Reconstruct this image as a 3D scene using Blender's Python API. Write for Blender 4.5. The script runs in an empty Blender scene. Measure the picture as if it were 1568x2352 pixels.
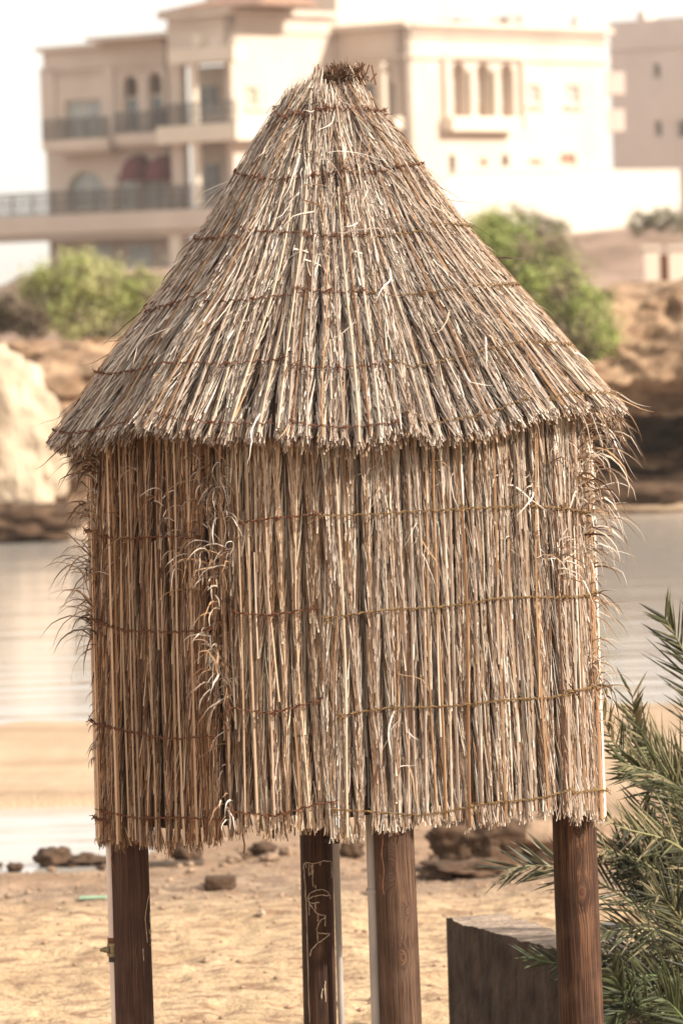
import bpy, math, random
import numpy as np
from mathutils import Vector, Matrix, noise as mnoise

# ------------------------------------------------------------------ camera, sky, sun, exposure
R = math.radians
scene = bpy.context.scene
COL = scene.collection
EYE = 3.3
FPX = 10000.0                       # focal length in pixels of a 1568 px wide frame
PITCH = math.atan((1176 - 620) / FPX)
ROLL = R(1.8)
cd = bpy.data.cameras.new('camera')
cam = bpy.data.objects.new('camera', cd)
COL.objects.link(cam)
cd.sensor_fit = 'HORIZONTAL'
cd.sensor_width = 24.0
cd.lens = FPX / 1568.0 * 24.0
cd.clip_start = 0.5
cd.clip_end = 8000
CM = Matrix.Rotation(math.pi / 2 - PITCH, 3, 'X') @ Matrix.Rotation(-ROLL, 3, 'Z')
cam.matrix_world = Matrix.Translation((0, 0, EYE)) @ CM.to_4x4()
cd.dof.use_dof = True
cd.dof.focus_distance = 15.25
cd.dof.aperture_fstop = 4.4
scene.camera = cam
scene.render.resolution_x = 682
scene.render.resolution_y = 1024

SUN_DIR = Vector((0.80, -0.33, 0.50)).normalized()      # towards the sun
w = bpy.data.worlds.new("World")
scene.world = w
w.use_nodes = True
wn = w.node_tree
wn.nodes.clear()
wo = wn.nodes.new('ShaderNodeOutputWorld')
bg = wn.nodes.new('ShaderNodeBackground')
sk = wn.nodes.new('ShaderNodeTexSky')
sk.sky_type = 'NISHITA'
sk.sun_disc = False
sk.sun_elevation = math.asin(SUN_DIR.z)
sk.sun_rotation = math.atan2(SUN_DIR.x, SUN_DIR.y)
sk.air_density = 1.0
sk.dust_density = 1.5
sk.ozone_density = 0.6
hz = wn.nodes.new('ShaderNodeMix')
hz.data_type = 'RGBA'
hz.blend_type = 'MIX'
hz.inputs[0].default_value = 0.80                        # thick white summer haze veils the blue
hz.inputs[7].default_value = (6.3, 5.95, 5.5, 1)
wn.links.new(sk.outputs[0], hz.inputs[6])
wn.links.new(hz.outputs[2], bg.inputs[0])
wn.links.new(bg.outputs[0], wo.inputs[0])
bg.inputs[1].default_value = 0.125

sd = bpy.data.lights.new('sun', 'SUN')
sd.energy = 4.8
sd.angle = R(0.6)
sd.color = (1.0, 0.93, 0.82)
so = bpy.data.objects.new('sun', sd)
COL.objects.link(so)
so.rotation_euler = SUN_DIR.to_track_quat('Z', 'Y').to_euler()
so.location = (20, -10, 30)

scene.view_settings.view_transform = 'Standard'
scene.view_settings.look = 'None'
scene.view_settings.exposure = 0.80
scene.view_settings.gamma = 1.0
scene.render.engine = 'CYCLES'
scene.cycles.max_bounces = 6

# ------------------------------------------------------------------ helpers
def ray(px, py):
    return CM @ Vector(((px - 784) / FPX, -(py - 1176) / FPX, -1.0))

def P(px, py, d):
    """world point seen at picture position px,py at world depth y = d"""
    r = ray(px, py)
    k = d / r.y
    return Vector((r.x * k, d, EYE + r.z * k))

def link(name, me, mats, parent=None):
    o = bpy.data.objects.new(name, me)
    COL.objects.link(o)
    if mats is not None:
        if not isinstance(mats, (list, tuple)):
            mats = [mats]
        for m in mats:
            me.materials.append(m)
    if parent is not None:
        o.parent = parent
        o.matrix_parent_inverse = Matrix.Identity(4)
    return o

def tag(o, label=None, cat=None, group=None, kind=None):
    if label: o['label'] = label
    if cat: o['category'] = cat
    if group: o['group'] = group
    if kind: o['kind'] = kind
    return o

def empty(name, loc, label=None, cat=None, group=None):
    o = bpy.data.objects.new(name, None)
    o.empty_display_size = 0.2
    COL.objects.link(o)
    o.location = loc
    return tag(o, label, cat, group)

class MB:
    """collects quads/tris as numpy blocks; builds one mesh object, vertices in world space minus origin"""
    def __init__(s):
        s.v = []; s.f4 = []; s.f3 = []; s.c = []; s.uv = []; s.n = 0; s.sm = []
    def add(s, v, f, col=None, uv=None, smooth=False):
        v = np.asarray(v, dtype=np.float64).reshape(-1, 3)
        f = np.asarray(f, dtype=np.int64)
        s.v.append(v)
        (s.f4 if f.shape[1] == 4 else s.f3).append((f + s.n, smooth))
        if col is None: col = np.tile([[0.5, 0.5, 0.5, 1]], (len(v), 1))
        s.c.append(np.asarray(col, dtype=np.float32).reshape(-1, 4))
        if uv is None: uv = np.zeros((len(v), 2))
        s.uv.append(np.asarray(uv, dtype=np.float32).reshape(-1, 2))
        s.n += len(v)
    def box(s, x0, x1, y0, y1, z0, z1, fn=None):
        v = [(x, y, z) for z in (z0, z1) for y in (y0, y1) for x in (x0, x1)]
        if fn: v = [fn(*p) for p in v]
        s.add(v, [(0, 2, 3, 1), (4, 5, 7, 6), (0, 1, 5, 4), (2, 6, 7, 3), (0, 4, 6, 2), (1, 3, 7, 5)])
    def tube(s, pts, rad, n=8, cap=True, smooth=True, col=None):
        pts = np.asarray(pts, dtype=float)
        K = len(pts)
        rad = np.broadcast_to(np.asarray(rad, dtype=float), (K,))
        t = np.gradient(pts, axis=0)
        t /= (np.linalg.norm(t, axis=1, keepdims=True) + 1e-12)
        ref = np.array([0.0, 0, 1]) if abs(t[:, 2]).mean() < 0.8 else np.array([0.0, 1, 0])
        a = np.cross(t, ref); a /= (np.linalg.norm(a, axis=1, keepdims=True) + 1e-12)
        b = np.cross(t, a)
        th = np.linspace(0, 2 * np.pi, n, endpoint=False)
        v = pts[:, None] + rad[:, None, None] * (np.cos(th)[None, :, None] * a[:, None] + np.sin(th)[None, :, None] * b[:, None])
        i = np.arange(K - 1)[:, None] * n; j = np.arange(n)[None]; j2 = (j + 1) % n
        f = np.stack([i + j, i + j2, i + n + j2, i + n + j], -1).reshape(-1, 4)
        c = None if col is None else np.tile(col, (K * n, 1))
        s.add(v.reshape(-1, 3), f, c, smooth=smooth)
        if cap:
            for k in (0, K - 1):
                vv = np.vstack([v[k], pts[k][None]])
                ff = [(q, (q + 1) % n, n) if k else ((q + 1) % n, q, n) for q in range(n)]
                s.add(vv, ff, None if col is None else np.tile(col, (n + 1, 1)))
    def build(s, name, mats, parent=None, origin=(0, 0, 0)):
        me = bpy.data.meshes.new(name)
        v = np.vstack(s.v) - np.asarray(origin)[None]
        f4 = [f for f, _ in s.f4]; f3 = [f for f, _ in s.f3]
        lo = []; tot = []; sm = []
        for f, k in s.f4:
            lo.append(f.reshape(-1)); tot.append(np.full(len(f), 4)); sm.append(np.full(len(f), k))
        for f, k in s.f3:
            lo.append(f.reshape(-1)); tot.append(np.full(len(f), 3)); sm.append(np.full(len(f), k))
        lo = np.concatenate(lo); tot = np.concatenate(tot); sm = np.concatenate(sm)
        st = np.concatenate([[0], np.cumsum(tot)[:-1]])
        me.vertices.add(len(v)); me.vertices.foreach_set('co', v.astype(np.float32).ravel())
        me.loops.add(len(lo)); me.loops.foreach_set('vertex_index', lo.astype(np.int32))
        me.polygons.add(len(tot)); me.polygons.foreach_set('loop_start', st.astype(np.int32))
        me.polygons.foreach_set('loop_total', tot.astype(np.int32))
        me.polygons.foreach_set('use_smooth', sm.astype(bool))
        ca = me.color_attributes.new('tone', 'FLOAT_COLOR', 'POINT')
        ca.data.foreach_set('color', np.vstack(s.c).astype(np.float32).ravel())
        ul = me.uv_layers.new(name='UVMap')
        ul.data.foreach_set('uv', np.vstack(s.uv)[lo].astype(np.float32).ravel())
        me.update(calc_edges=True)
        return link(name, me, mats, parent)

def mat(name, color=(0.5, 0.5, 0.5), rough=0.8, var=0.15, scale=4.0, bump=0.0, bscale=30.0, attr=False,
        spec=0.3, metal=0.0, stretch=(1, 1, 1), color2=None, coord='Object', trans=0.0):
    m = bpy.data.materials.new(name)
    m.use_nodes = True
    nt = m.node_tree
    N = nt.nodes; L = nt.links
    b = N['Principled BSDF']
    b.inputs['Roughness'].default_value = rough
    b.inputs['Specular IOR Level'].default_value = spec
    b.inputs['Metallic'].default_value = metal
    tc = N.new('ShaderNodeTexCoord')
    mp = N.new('ShaderNodeMapping'); mp.inputs['Scale'].default_value = stretch
    L.new(tc.outputs[coord], mp.inputs[0])
    nz = N.new('ShaderNodeTexNoise'); nz.inputs['Scale'].default_value = scale
    nz.inputs['Detail'].default_value = 6
    L.new(mp.outputs[0], nz.inputs['Vector'])
    mx = N.new('ShaderNodeMix'); mx.data_type = 'RGBA'
    c1 = tuple(c * (1 - var) for c in color)
    c2 = color2 if color2 else tuple(min(1, c * (1 + var)) for c in color)
    mx.inputs[6].default_value = (*c1, 1); mx.inputs[7].default_value = (*c2, 1)
    rp = N.new('ShaderNodeMapRange'); rp.inputs[1].default_value = 0.3; rp.inputs[2].default_value = 0.7
    L.new(nz.outputs['Fac'], rp.inputs[0]); L.new(rp.outputs[0], mx.inputs[0])
    out = mx.outputs[2]
    if attr:
        at = N.new('ShaderNodeVertexColor'); at.layer_name = 'tone'
        m2 = N.new('ShaderNodeMix'); m2.data_type = 'RGBA'; m2.blend_type = 'MULTIPLY'; m2.inputs[0].default_value = 1
        L.new(at.outputs[0], m2.inputs[6]); L.new(out, m2.inputs[7])
        out = m2.outputs[2]
    L.new(out, b.inputs['Base Color'])
    if bump > 0:
        n2 = N.new('ShaderNodeTexNoise'); n2.inputs['Scale'].default_value = bscale; n2.inputs['Detail'].default_value = 8
        L.new(mp.outputs[0], n2.inputs['Vector'])
        bp = N.new('ShaderNodeBump'); bp.inputs['Strength'].default_value = 1.0; bp.inputs['Distance'].default_value = bump
        L.new(n2.outputs['Fac'], bp.inputs['Height']); L.new(bp.outputs[0], b.inputs['Normal'])
    if trans > 0:
        tr = N.new('ShaderNodeBsdfTranslucent'); ms = N.new('ShaderNodeMixShader'); ms.inputs[0].default_value = trans
        L.new(out, tr.inputs[0]); L.new(b.outputs[0], ms.inputs[1]); L.new(tr.outputs[0], ms.inputs[2])
        L.new(ms.outputs[0], N['Material Output'].inputs[0])
    return m

M = {}
M['straw'] = mat('straw', (0.86, 0.80, 0.75), 0.75, 0.12, 3.2, color2=(1.0, 1.0, 1.0), attr=True, spec=0.25, stretch=(1, 1, 0.8), trans=0.05)
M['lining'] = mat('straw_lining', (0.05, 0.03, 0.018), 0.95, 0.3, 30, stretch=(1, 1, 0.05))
M['twine_rust'] = mat('twine_rust', (0.13, 0.050, 0.024), 0.9, 0.3, 60)
M['twine_gold'] = mat('twine_gold', (0.19, 0.115, 0.05), 0.9, 0.35, 60)
M['pipe_pink'] = mat('pipe_pink', (0.62, 0.50, 0.44), 0.5, 0.2, 12, stretch=(1, 1, 0.2))
M['pipe_grey'] = mat('pipe_grey', (0.30, 0.26, 0.235), 0.5, 0.25, 15, stretch=(1, 1, 0.2))
M['brass'] = mat('old_brass', (0.22, 0.17, 0.10), 0.5, 0.4, 40, metal=0.5)
M['black'] = mat('clamp_black', (0.03, 0.025, 0.022), 0.6, 0.2)
M['chalk'] = mat('chalk_paint', (0.60, 0.47, 0.35), 0.9, 0.3, 120)
M['plaster'] = mat('cream_plaster', (0.56, 0.455, 0.37), 0.85, 0.09, 0.5, bump=0.004, bscale=8)
M['trim'] = mat('pale_trim', (0.68, 0.57, 0.45), 0.8, 0.05, 0.6)
M['plaster_pink'] = mat('pink_plaster', (0.66, 0.55, 0.48), 0.85, 0.08, 0.4)
M['white_wall'] = mat('white_wall_paint', (0.56, 0.50, 0.43), 0.85, 0.08, 0.3)
M['roof_tile'] = mat('roof_tile', (0.26, 0.15, 0.10), 0.85, 0.2, 1.5)
M['glass'] = mat('window_glass', (0.12, 0.13, 0.13), 0.12, 0.25, 0.6, spec=0.6)
M['glass_pale'] = mat('curtained_glass', (0.36, 0.36, 0.33), 0.3, 0.25, 0.6, spec=0.6)
M['glass_green'] = mat('green_glass', (0.30, 0.38, 0.28), 0.2, 0.25, 0.6, spec=0.6)
M['rail'] = mat('railing_iron', (0.10, 0.085, 0.075), 0.6, 0.2)
M['awning'] = mat('awning_red', (0.13, 0.035, 0.035), 0.8, 0.15)
M['wood_shut'] = mat('brown_shutter', (0.28, 0.13, 0.08), 0.8, 0.15)
M['concrete'] = mat('dark_concrete', (0.045, 0.028, 0.018), 0.95, 0.4, 9, bump=0.05, bscale=11, stretch=(1, 1, 0.7), color2=(0.085, 0.054, 0.036))
M['concrete_top'] = mat('sunlit_top', (0.27, 0.20, 0.15), 0.92, 0.35, 14, bump=0.012, bscale=40)  # far paler than the faces: sunlight on the top put into the colour
M['rock_pale'] = mat('pale_limestone', (0.50, 0.36, 0.24), 0.9, 0.35, 1.4, bump=0.25, bscale=3, color2=(0.60, 0.47, 0.34), stretch=(1, 1, .5))
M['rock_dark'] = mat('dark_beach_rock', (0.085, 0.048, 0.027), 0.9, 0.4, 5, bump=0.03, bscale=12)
M['rock_tan'] = mat('tan_rock', (0.30, 0.20, 0.13), 0.9, 0.4, 5, bump=0.02, bscale=12)
M['leaf_bush'] = mat('bush_leaf', (1, 1, 1), 0.7, 0.1, attr=True, trans=0.3)
M['bark'] = mat('bark', (0.10, 0.07, 0.05), 0.9, 0.3, 8)
M['palm_leaf'] = mat('palm_leaf', (1, .95, .9), 0.5, 0.15, 20, attr=True, spec=0.4, trans=0.12)
M['plank'] = mat('driftwood', (0.10, 0.07, 0.05), 0.9, 0.3, 8)
M['net_green'] = mat('green_net', (0.26, 0.38, 0.24), 0.8, 0.2, 8)

def wood_mat(name, knots, base=(0.085, 0.032, 0.016), light=(0.25, 0.11, 0.05), seed=0.0):
    """round-timber grain on UV metres, bending round knots"""
    m = bpy.data.materials.new(name); m.use_nodes = True
    nt = m.node_tree; N = nt.nodes; L = nt.links
    b = N['Principled BSDF']; b.inputs['Roughness'].default_value = 0.78; b.inputs['Specular IOR Level'].default_value = 0.25
    def math_(op, a, c=None, d=None):
        n = N.new('ShaderNodeMath'); n.operation = op
        for i, q in enumerate((a, c, d)):
            if q is None: continue
            if isinstance(q, (int, float)): n.inputs[i].default_value = q
            else: L.new(q, n.inputs[i])
        return n.outputs[0]
    uv = N.new('ShaderNodeUVMap'); sp = N.new('ShaderNodeSeparateXYZ'); L.new(uv.outputs[0], sp.inputs[0])
    low = N.new('ShaderNodeTexNoise'); low.inputs['Scale'].default_value = 5; low.inputs['Detail'].default_value = 2
    L.new(uv.outputs[0], low.inputs['Vector'])
    U = math_('ADD', sp.outputs[0], math_('MULTIPLY', math_('SUBTRACT', low.outputs['Fac'], 0.5), 0.014)); V = sp.outputs[1]
    coord = U; vv = V; kmask = None
    for (ku, kv, kr) in knots:
        du = math_('SUBTRACT', U, ku); dv = math_('MULTIPLY', math_('SUBTRACT', V, kv), 0.62)
        d = math_('SQRT', math_('ADD', math_('MULTIPLY', du, du), math_('MULTIPLY', dv, dv)))
        mk = math_('MULTIPLY', math_('EXPONENT', math_('MULTIPLY', math_('POWER', math_('DIVIDE', d, kr * 1.25), 2.0), -1.0)), 0.85)
        inv = math_('SUBTRACT', 1.0, mk)
        coord = math_('ADD', math_('MULTIPLY', coord, inv), math_('MULTIPLY', d, mk))
        vv = math_('MULTIPLY', vv, inv)
        core = math_('LESS_THAN', d, kr * 0.22)
        kmask = core if kmask is None else math_('MAXIMUM', kmask, core)
    cb = N.new('ShaderNodeCombineXYZ')
    L.new(math_('MULTIPLY', coord, 230.0), cb.inputs[0]); L.new(math_('MULTIPLY', vv, 3.0), cb.inputs[1]); cb.inputs[2].default_value = seed
    g = N.new('ShaderNodeTexNoise'); g.inputs['Scale'].default_value = 1.0; g.inputs['Detail'].default_value = 5; g.inputs['Roughness'].default_value = 0.6
    L.new(cb.outputs[0], g.inputs['Vector'])
    cb2 = N.new('ShaderNodeCombineXYZ')
    L.new(math_('MULTIPLY', coord, 45.0), cb2.inputs[0]); L.new(math_('MULTIPLY', vv, 1.5), cb2.inputs[1]); cb2.inputs[2].default_value = seed + 7
    g2 = N.new('ShaderNodeTexNoise'); g2.inputs['Scale'].default_value = 1.0; g2.inputs['Detail'].default_value = 3
    L.new(cb2.outputs[0], g2.inputs['Vector'])
    f = math_('ADD', math_('MULTIPLY', g.outputs['Fac'], 0.78), math_('MULTIPLY', g2.outputs['Fac'], 0.22))
    cr = N.new('ShaderNodeValToRGB'); L.new(f, cr.inputs[0])
    e = cr.color_ramp.elements
    e[0].position = 0.36; e[0].color = (base[0] * .35, base[1] * .35, base[2] * .35, 1)
    e[1].position = 0.50; e[1].color = (*base, 1)
    x = cr.color_ramp.elements.new(0.60); x.color = (*light, 1)
    x = cr.color_ramp.elements.new(0.72); x.color = (light[0] * 1.9, light[1] * 2.1, light[2] * 2.4, 1)
    col = cr.outputs[0]
    if kmask is not None:
        mx = N.new('ShaderNodeMix'); mx.data_type = 'RGBA'; L.new(kmask, mx.inputs[0]); L.new(col, mx.inputs[6]); mx.inputs[7].default_value = (0.085, 0.026, 0.016, 1)
        col = mx.outputs[2]
    # long drying cracks and worn grey patches
    cb3 = N.new('ShaderNodeCombineXYZ'); L.new(math_('MULTIPLY', U, 60.0), cb3.inputs[0]); L.new(math_('MULTIPLY', V, 1.1), cb3.inputs[1]); cb3.inputs[2].default_value = seed + 20
    g3 = N.new('ShaderNodeTexNoise'); g3.inputs['Scale'].default_value = 1.0; g3.inputs['Detail'].default_value = 2; L.new(cb3.outputs[0], g3.inputs['Vector'])
    crack = math_('LESS_THAN', math_('ABSOLUTE', math_('SUBTRACT', g3.outputs['Fac'], 0.62)), 0.010)
    w3 = N.new('ShaderNodeTexNoise'); w3.inputs['Scale'].default_value = 9; w3.inputs['Detail'].default_value = 6; L.new(uv.outputs[0], w3.inputs['Vector'])
    wr = N.new('ShaderNodeMapRange'); wr.inputs[1].default_value = .45; wr.inputs[2].default_value = .75; wr.inputs[4].default_value = .45; L.new(w3.outputs['Fac'], wr.inputs[0])
    mx2 = N.new('ShaderNodeMix'); mx2.data_type = 'RGBA'; L.new(wr.outputs[0], mx2.inputs[0]); L.new(col, mx2.inputs[6]); mx2.inputs[7].default_value = (light[0] * 1.1, light[1] * 1.25, light[2] * 1.5, 1)
    mx3 = N.new('ShaderNodeMix'); mx3.data_type = 'RGBA'; L.new(crack, mx3.inputs[0]); L.new(mx2.outputs[2], mx3.inputs[6]); mx3.inputs[7].default_value = (.010, .006, .004, 1)
    col = mx3.outputs[2]
    L.new(col, b.inputs['Base Color'])
    bp = N.new('ShaderNodeBump'); bp.inputs['Distance'].default_value = 0.006; bp.inputs['Strength'].default_value = 0.9
    L.new(f, bp.inputs['Height']); L.new(bp.outputs[0], b.inputs['Normal'])
    return m

# ------------------------------------------------------------------ SETTING: ground, water, cliff
WATER_Z = -0.45
def fbm(x, y, z=0.0, o=4):
    return mnoise.fractal(Vector((x, y, z)), 1.0, 2.0, o)
def sstep(a, b, x):
    t = min(1.0, max(0.0, (x - a) / (b - a)))
    return t * t * (3 - 2 * t)
def ground_z(x, y):
    z = -0.39 * sstep(21.5, 27.4, y)
    if y < 45:
        # tidal pool on the left, bar, channel
        edge = -1.5 + 0.25 * fbm(y * 0.5, 3.1)
        pool = sstep(edge + 0.25, edge - 0.35, x) * sstep(27.0, 27.9, y + 0.3 * fbm(x * 1.2, 0.4)) * (1 - sstep(30.0, 31.0, y))
        z -= .9 * pool
        z -= 0.55 * sstep(36.0, 38.0, y + 0.6 * fbm(x * 0.3, 9.0))
        z += 0.03 * fbm(x * 0.8, y * 0.5, 5.0)
        if y < 30:
            a = 1 - sstep(26, 29.5, y)
            n = fbm(x * 2.6, y * 1.5, 1.0, 4)
            n2 = fbm(x * 7.0, y * 5.0, 2.0, 2)
            n3 = mnoise.noise(Vector((x * 4.2, y * 3.0, 7.0)))
            dent = max(0.0, n3 - 0.18)
            z += a * (0.016 * n + 0.010 * n2 - 0.07 * dent + .010 * fbm(x * 14, y * 9, 4.0, 2))
    else:
        z = -0.95 + 0.75 * sstep(63.0, 66.0, y) + 0.05 * fbm(x * .5, y * .5)
        z += 2.15 * sstep(70.0, 72.5, y)
        if y > 72:
            r = sstep(72, 185, y)
            z += r * (1.6 + 1.1 * sstep(-4, 12, x)) + 0.35 * fbm(x * 0.13, y * 0.07, 3.3) + 0.10 * fbm(x * .9, y * .4, 1.0)
            z -= 3.0 * sstep(-13.0, -19.0, x * 190 / max(y, 120)) * sstep(110, 170, y)
        if y > 230:
            k = sstep(230, 330, y)
            z = z * (1 - k) + (-2.0) * k
    return z
def axis_pts(segs):
    out = []
    for a, b, st in segs:
        n = max(1, int(round((b - a) / st)))
        out += list(np.linspace(a, b, n, endpoint=False))
    out.append(segs[-1][1])
    return out
xs = axis_pts([(-3000, -300, 900), (-300, -40, 40), (-40, -12, 3), (-12, -4, 0.4), (-4, -2.2, 0.12), (-2.2, 2.3, 0.03), (2.3, 4, .12), (4, 12, .4), (12, 40, 3), (40, 300, 40), (300, 3000, 900)])
ys = axis_pts([(-60, 0, 20), (0, 12, 3), (12, 18, .5), (18, 26.5, 0.04), (26.5, 32, .12), (32, 45, .5), (45, 60, 3), (60, 80, 0.5), (80, 120, 2), (120, 240, 6), (240, 400, 25), (400, 6000, 1400)])
NX, NY = len(xs), len(ys)
gv = np.array([(x, y, ground_z(x, y)) for y in ys for x in xs])
i = np.arange(NY - 1)[:, None] * NX + np.arange(NX - 1)[None]
gf = np.stack([i, i + 1, i + NX + 1, i + NX], -1).reshape(-1, 4)

def ground_mat():
    m = bpy.data.materials.new('sand_and_scrub'); m.use_nodes = True
    N = m.node_tree.nodes; L = m.node_tree.links; b = N['Principled BSDF']
    b.inputs['Roughness'].default_value = 0.9; b.inputs['Specular IOR Level'].default_value = 0.2
    geo = N.new('ShaderNodeNewGeometry'); sp = N.new('ShaderNodeSeparateXYZ'); L.new(geo.outputs['Position'], sp.inputs[0])
    def noise(s, d=6, st=(1, 1, 1)):
        mp = N.new('ShaderNodeMapping'); mp.inputs['Scale'].default_value = st; L.new(geo.outputs['Position'], mp.inputs[0])
        n = N.new('ShaderNodeTexNoise'); n.inputs['Scale'].default_value = s; n.inputs['Detail'].default_value = d; L.new(mp.outputs[0], n.inputs['Vector']); return n.outputs['Fac']
    def rng(v, a, b_):
        r = N.new('ShaderNodeMapRange'); r.inputs[1].default_value = a; r.inputs[2].default_value = b_; L.new(v, r.inputs[0]); return r.outputs[0]
    def mixc(f, c1, c2):
        x = N.new('ShaderNodeMix'); x.data_type = 'RGBA'; L.new(f, x.inputs[0])
        for k, c in ((6, c1), (7, c2)):
            if isinstance(c, tuple): x.inputs[k].default_value = (*c, 1)
            else: L.new(c, x.inputs[k])
        return x.outputs[2]
    dry = mixc(rng(noise(1.3), .35, .65), (0.53, 0.375, 0.225), (0.40, 0.272, 0.155))
    dry = mixc(rng(noise(15, 6, (.45, .8, 1)), .48, .66), dry, (0.25, 0.155, 0.095))
    dry = mixc(rng(sp.outputs[1], 22.6, 24.4), dry, mixc(rng(noise(5, 5, (1, .5, 1)), .38, .6), (0.36, 0.25, 0.165), (0.20, 0.13, 0.085)))
    dry = mixc(rng(noise(3.4, 5, (1, 1.2, 1)), .56, .68), dry, (0.25, 0.15, 0.085))
    bar = mixc(rng(noise(.7, 4, (0.6, 2, 1)), .4, .65), (0.54, 0.385, 0.25), (0.40, 0.275, 0.175))
    wet = mixc(rng(noise(2.0, 5), .4, .6), (0.36, 0.23, 0.145), (0.24, 0.15, 0.09))
    near = mixc(rng(sp.outputs[2], -0.42, -0.30), mixc(rng(sp.outputs[1], 29.0, 30.5), wet, bar), dry)
    scrub = mixc(rng(noise(.35, 6, (1, .35, 1)), .38, .62), (0.36, 0.24, 0.18), (0.22, 0.14, 0.095))
    scrub = mixc(rng(noise(1.6, 4, (1, .4, 1)), .60, .68), scrub, (0.12, 0.10, 0.05))
    col = mixc(rng(sp.outputs[1], 68.0, 72.0), near, scrub)
    L.new(col, b.inputs['Base Color'])
    bp = N.new('ShaderNodeBump'); bp.inputs['Distance'].default_value = 0.02; L.new(noise(35, 6), bp.inputs['Height']); L.new(bp.outputs[0], b.inputs['Normal'])
    return m
g = MB(); g.add(gv, gf, smooth=True)
tag(g.build('ground', ground_mat()), kind='structure')

# water
wm = bpy.data.materials.new('inlet_water'); wm.use_nodes = True
N = wm.node_tree.nodes; L = wm.node_tree.links; b = N['Principled BSDF']
b.inputs['Base Color'].default_value = (0.42, 0.37, 0.32, 1); b.inputs['Roughness'].default_value = 0.10
b.inputs['IOR'].default_value = 1.33; b.inputs['Specular IOR Level'].default_value = 1.0
geo = N.new('ShaderNodeNewGeometry'); mp = N.new('ShaderNodeMapping'); mp.inputs['Scale'].default_value = (0.35, 1.6, 1)
L.new(geo.outputs['Position'], mp.inputs[0])
nz = N.new('ShaderNodeTexNoise'); nz.inputs['Scale'].default_value = 1.2; nz.inputs['Detail'].default_value = 5; L.new(mp.outputs[0], nz.inputs['Vector'])
bp = N.new('ShaderNodeBump'); bp.inputs['Distance'].default_value = 0.035; bp.inputs['Strength'].default_value = 0.7
L.new(nz.outputs['Fac'], bp.inputs['Height']); L.new(bp.outputs[0], b.inputs['Normal'])
wmb = MB(); wmb.add([(-3000, 20, WATER_Z), (3000, 20, WATER_Z), (3000, 6000, WATER_Z), (-3000, 6000, WATER_Z)], [(0, 1, 2, 3)])
tag(wmb.build('water', wm), kind='structure')

# cliff on the far shore: a profile swept along x, undercut on the right
def cliff_pt(x, t):
    # t 0 bottom .. 1 top-back ; returns y,z
    top = 2.25 + 0.25 * fbm(x * .35, 1.2) + 0.5 * sstep(3.2, 5.0, x)
    u = sstep(2.6, 3.8, x)
    prof0 = [(-0.6, 66.9), (0.2, 67.3), (0.9, 67.6), (1.6, 67.9), (2.0, 68.4), (2.25, 69.5), (2.2, 74)]
    prof1 = [(-0.6, 66.9), (-0.05, 66.8), (0.05, 68.6), (0.10, 67.6), (0.32, 67.2), (0.36, 70.4), (0.92, 70.4), (0.98, 66.4), (1.5, 65.6), (2.0, 66.6), (2.4, 67.2), (2.65, 68.5), (2.3, 74)]
    def ev(p, t):
        k = t * (len(p) - 1); i = min(int(k), len(p) - 2); f = k - i
        return tuple(p[i][q] * (1 - f) + p[i + 1][q] * f for q in (0, 1))
    z0, y0 = ev(prof0, t); z1, y1 = ev(prof1, t)
    z = z0 * (1 - u) + z1 * u; y = y0 * (1 - u) + y1 * u
    if z > 1.0: z *= (1 + (top / 2.25 - 1) * (z - 1) / 1.25 * .5)
    n = fbm(x * .9, z * 1.4, y * .6, 5); n2 = mnoise.ridged_multi_fractal(Vector((x * .8, z * 1.1, y * .5)), 1.0, 2.0, 4, 1.0, 2.0) - 1.0
    return Vector((x + 0.2 * fbm(z * 2, x, 4.0), y - 0.75 * n - 0.35 * n2, z + 0.16 * fbm(x * 1.1, y, 8.0)))
cx = np.linspace(-16, 16, 420); ct = np.linspace(0, 1, 90)
cv = [cliff_pt(x, t) for t in ct for x in cx]
n = len(cx); i = np.arange(len(ct) - 1)[:, None] * n + np.arange(n - 1)[None]
c = MB(); c.add(cv, np.stack([i, i + 1, i + n + 1, i + n], -1).reshape(-1, 4), smooth=True)
cliff_m = mat('cliff_rock', (0.23, 0.115, 0.056), 0.92, 0.4, 1.3, bump=0.3, bscale=3.0, color2=(0.46, 0.30, 0.18), stretch=(1, 1, 2.4))
tag(c.build('cliff', cliff_m), kind='structure')

def gp(px, py):
    r_ = ray(px, py); k = 17.0
    while k < 64.5:
        z = EYE + r_.z / r_.y * k
        if z <= max(WATER_Z, ground_z(r_.x / r_.y * k, k)): break
        k += .05
    return Vector((r_.x / r_.y * k, k, EYE + r_.z / r_.y * k))
# ------------------------------------------------------------------ rocks and small things on the beach
def rock_mesh(center, size, seed, rough=0.28, n=40, flat=0.0, boxy=0.0):
    mb = MB(); rnd = seed * 17.3
    th = np.linspace(0, 2 * np.pi, n, endpoint=False); ph = np.linspace(0.001, np.pi - .001, n // 2)
    v = []
    for p in ph:
        for t in th:
            d = Vector((math.sin(p) * math.cos(t), math.sin(p) * math.sin(t), math.cos(p)))
            if boxy:
                mxx = max(abs(d.x), abs(d.y), abs(d.z)); d = d * (1 - boxy) + d / mxx * boxy
            k = 1 + rough * mnoise.fractal(d * 1.4 + Vector((rnd, 0, 0)), 1.0, 2.0, 5) + rough * .5 * (mnoise.cell(d * 2.1 + Vector((rnd, 3, 0))) - .5)
            v.append((center[0] + d.x * size[0] * k, center[1] + d.y * size[1] * k, center[2] + d.z * size[2] * k))
    i = np.arange(len(ph) - 1)[:, None] * n; j = np.arange(n)[None]; j2 = (j + 1) % n
    mb.add(v, np.stack([i + j, i + n + j, i + n + j2, i + j2], -1).reshape(-1, 4), smooth=True)
    return mb
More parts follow.
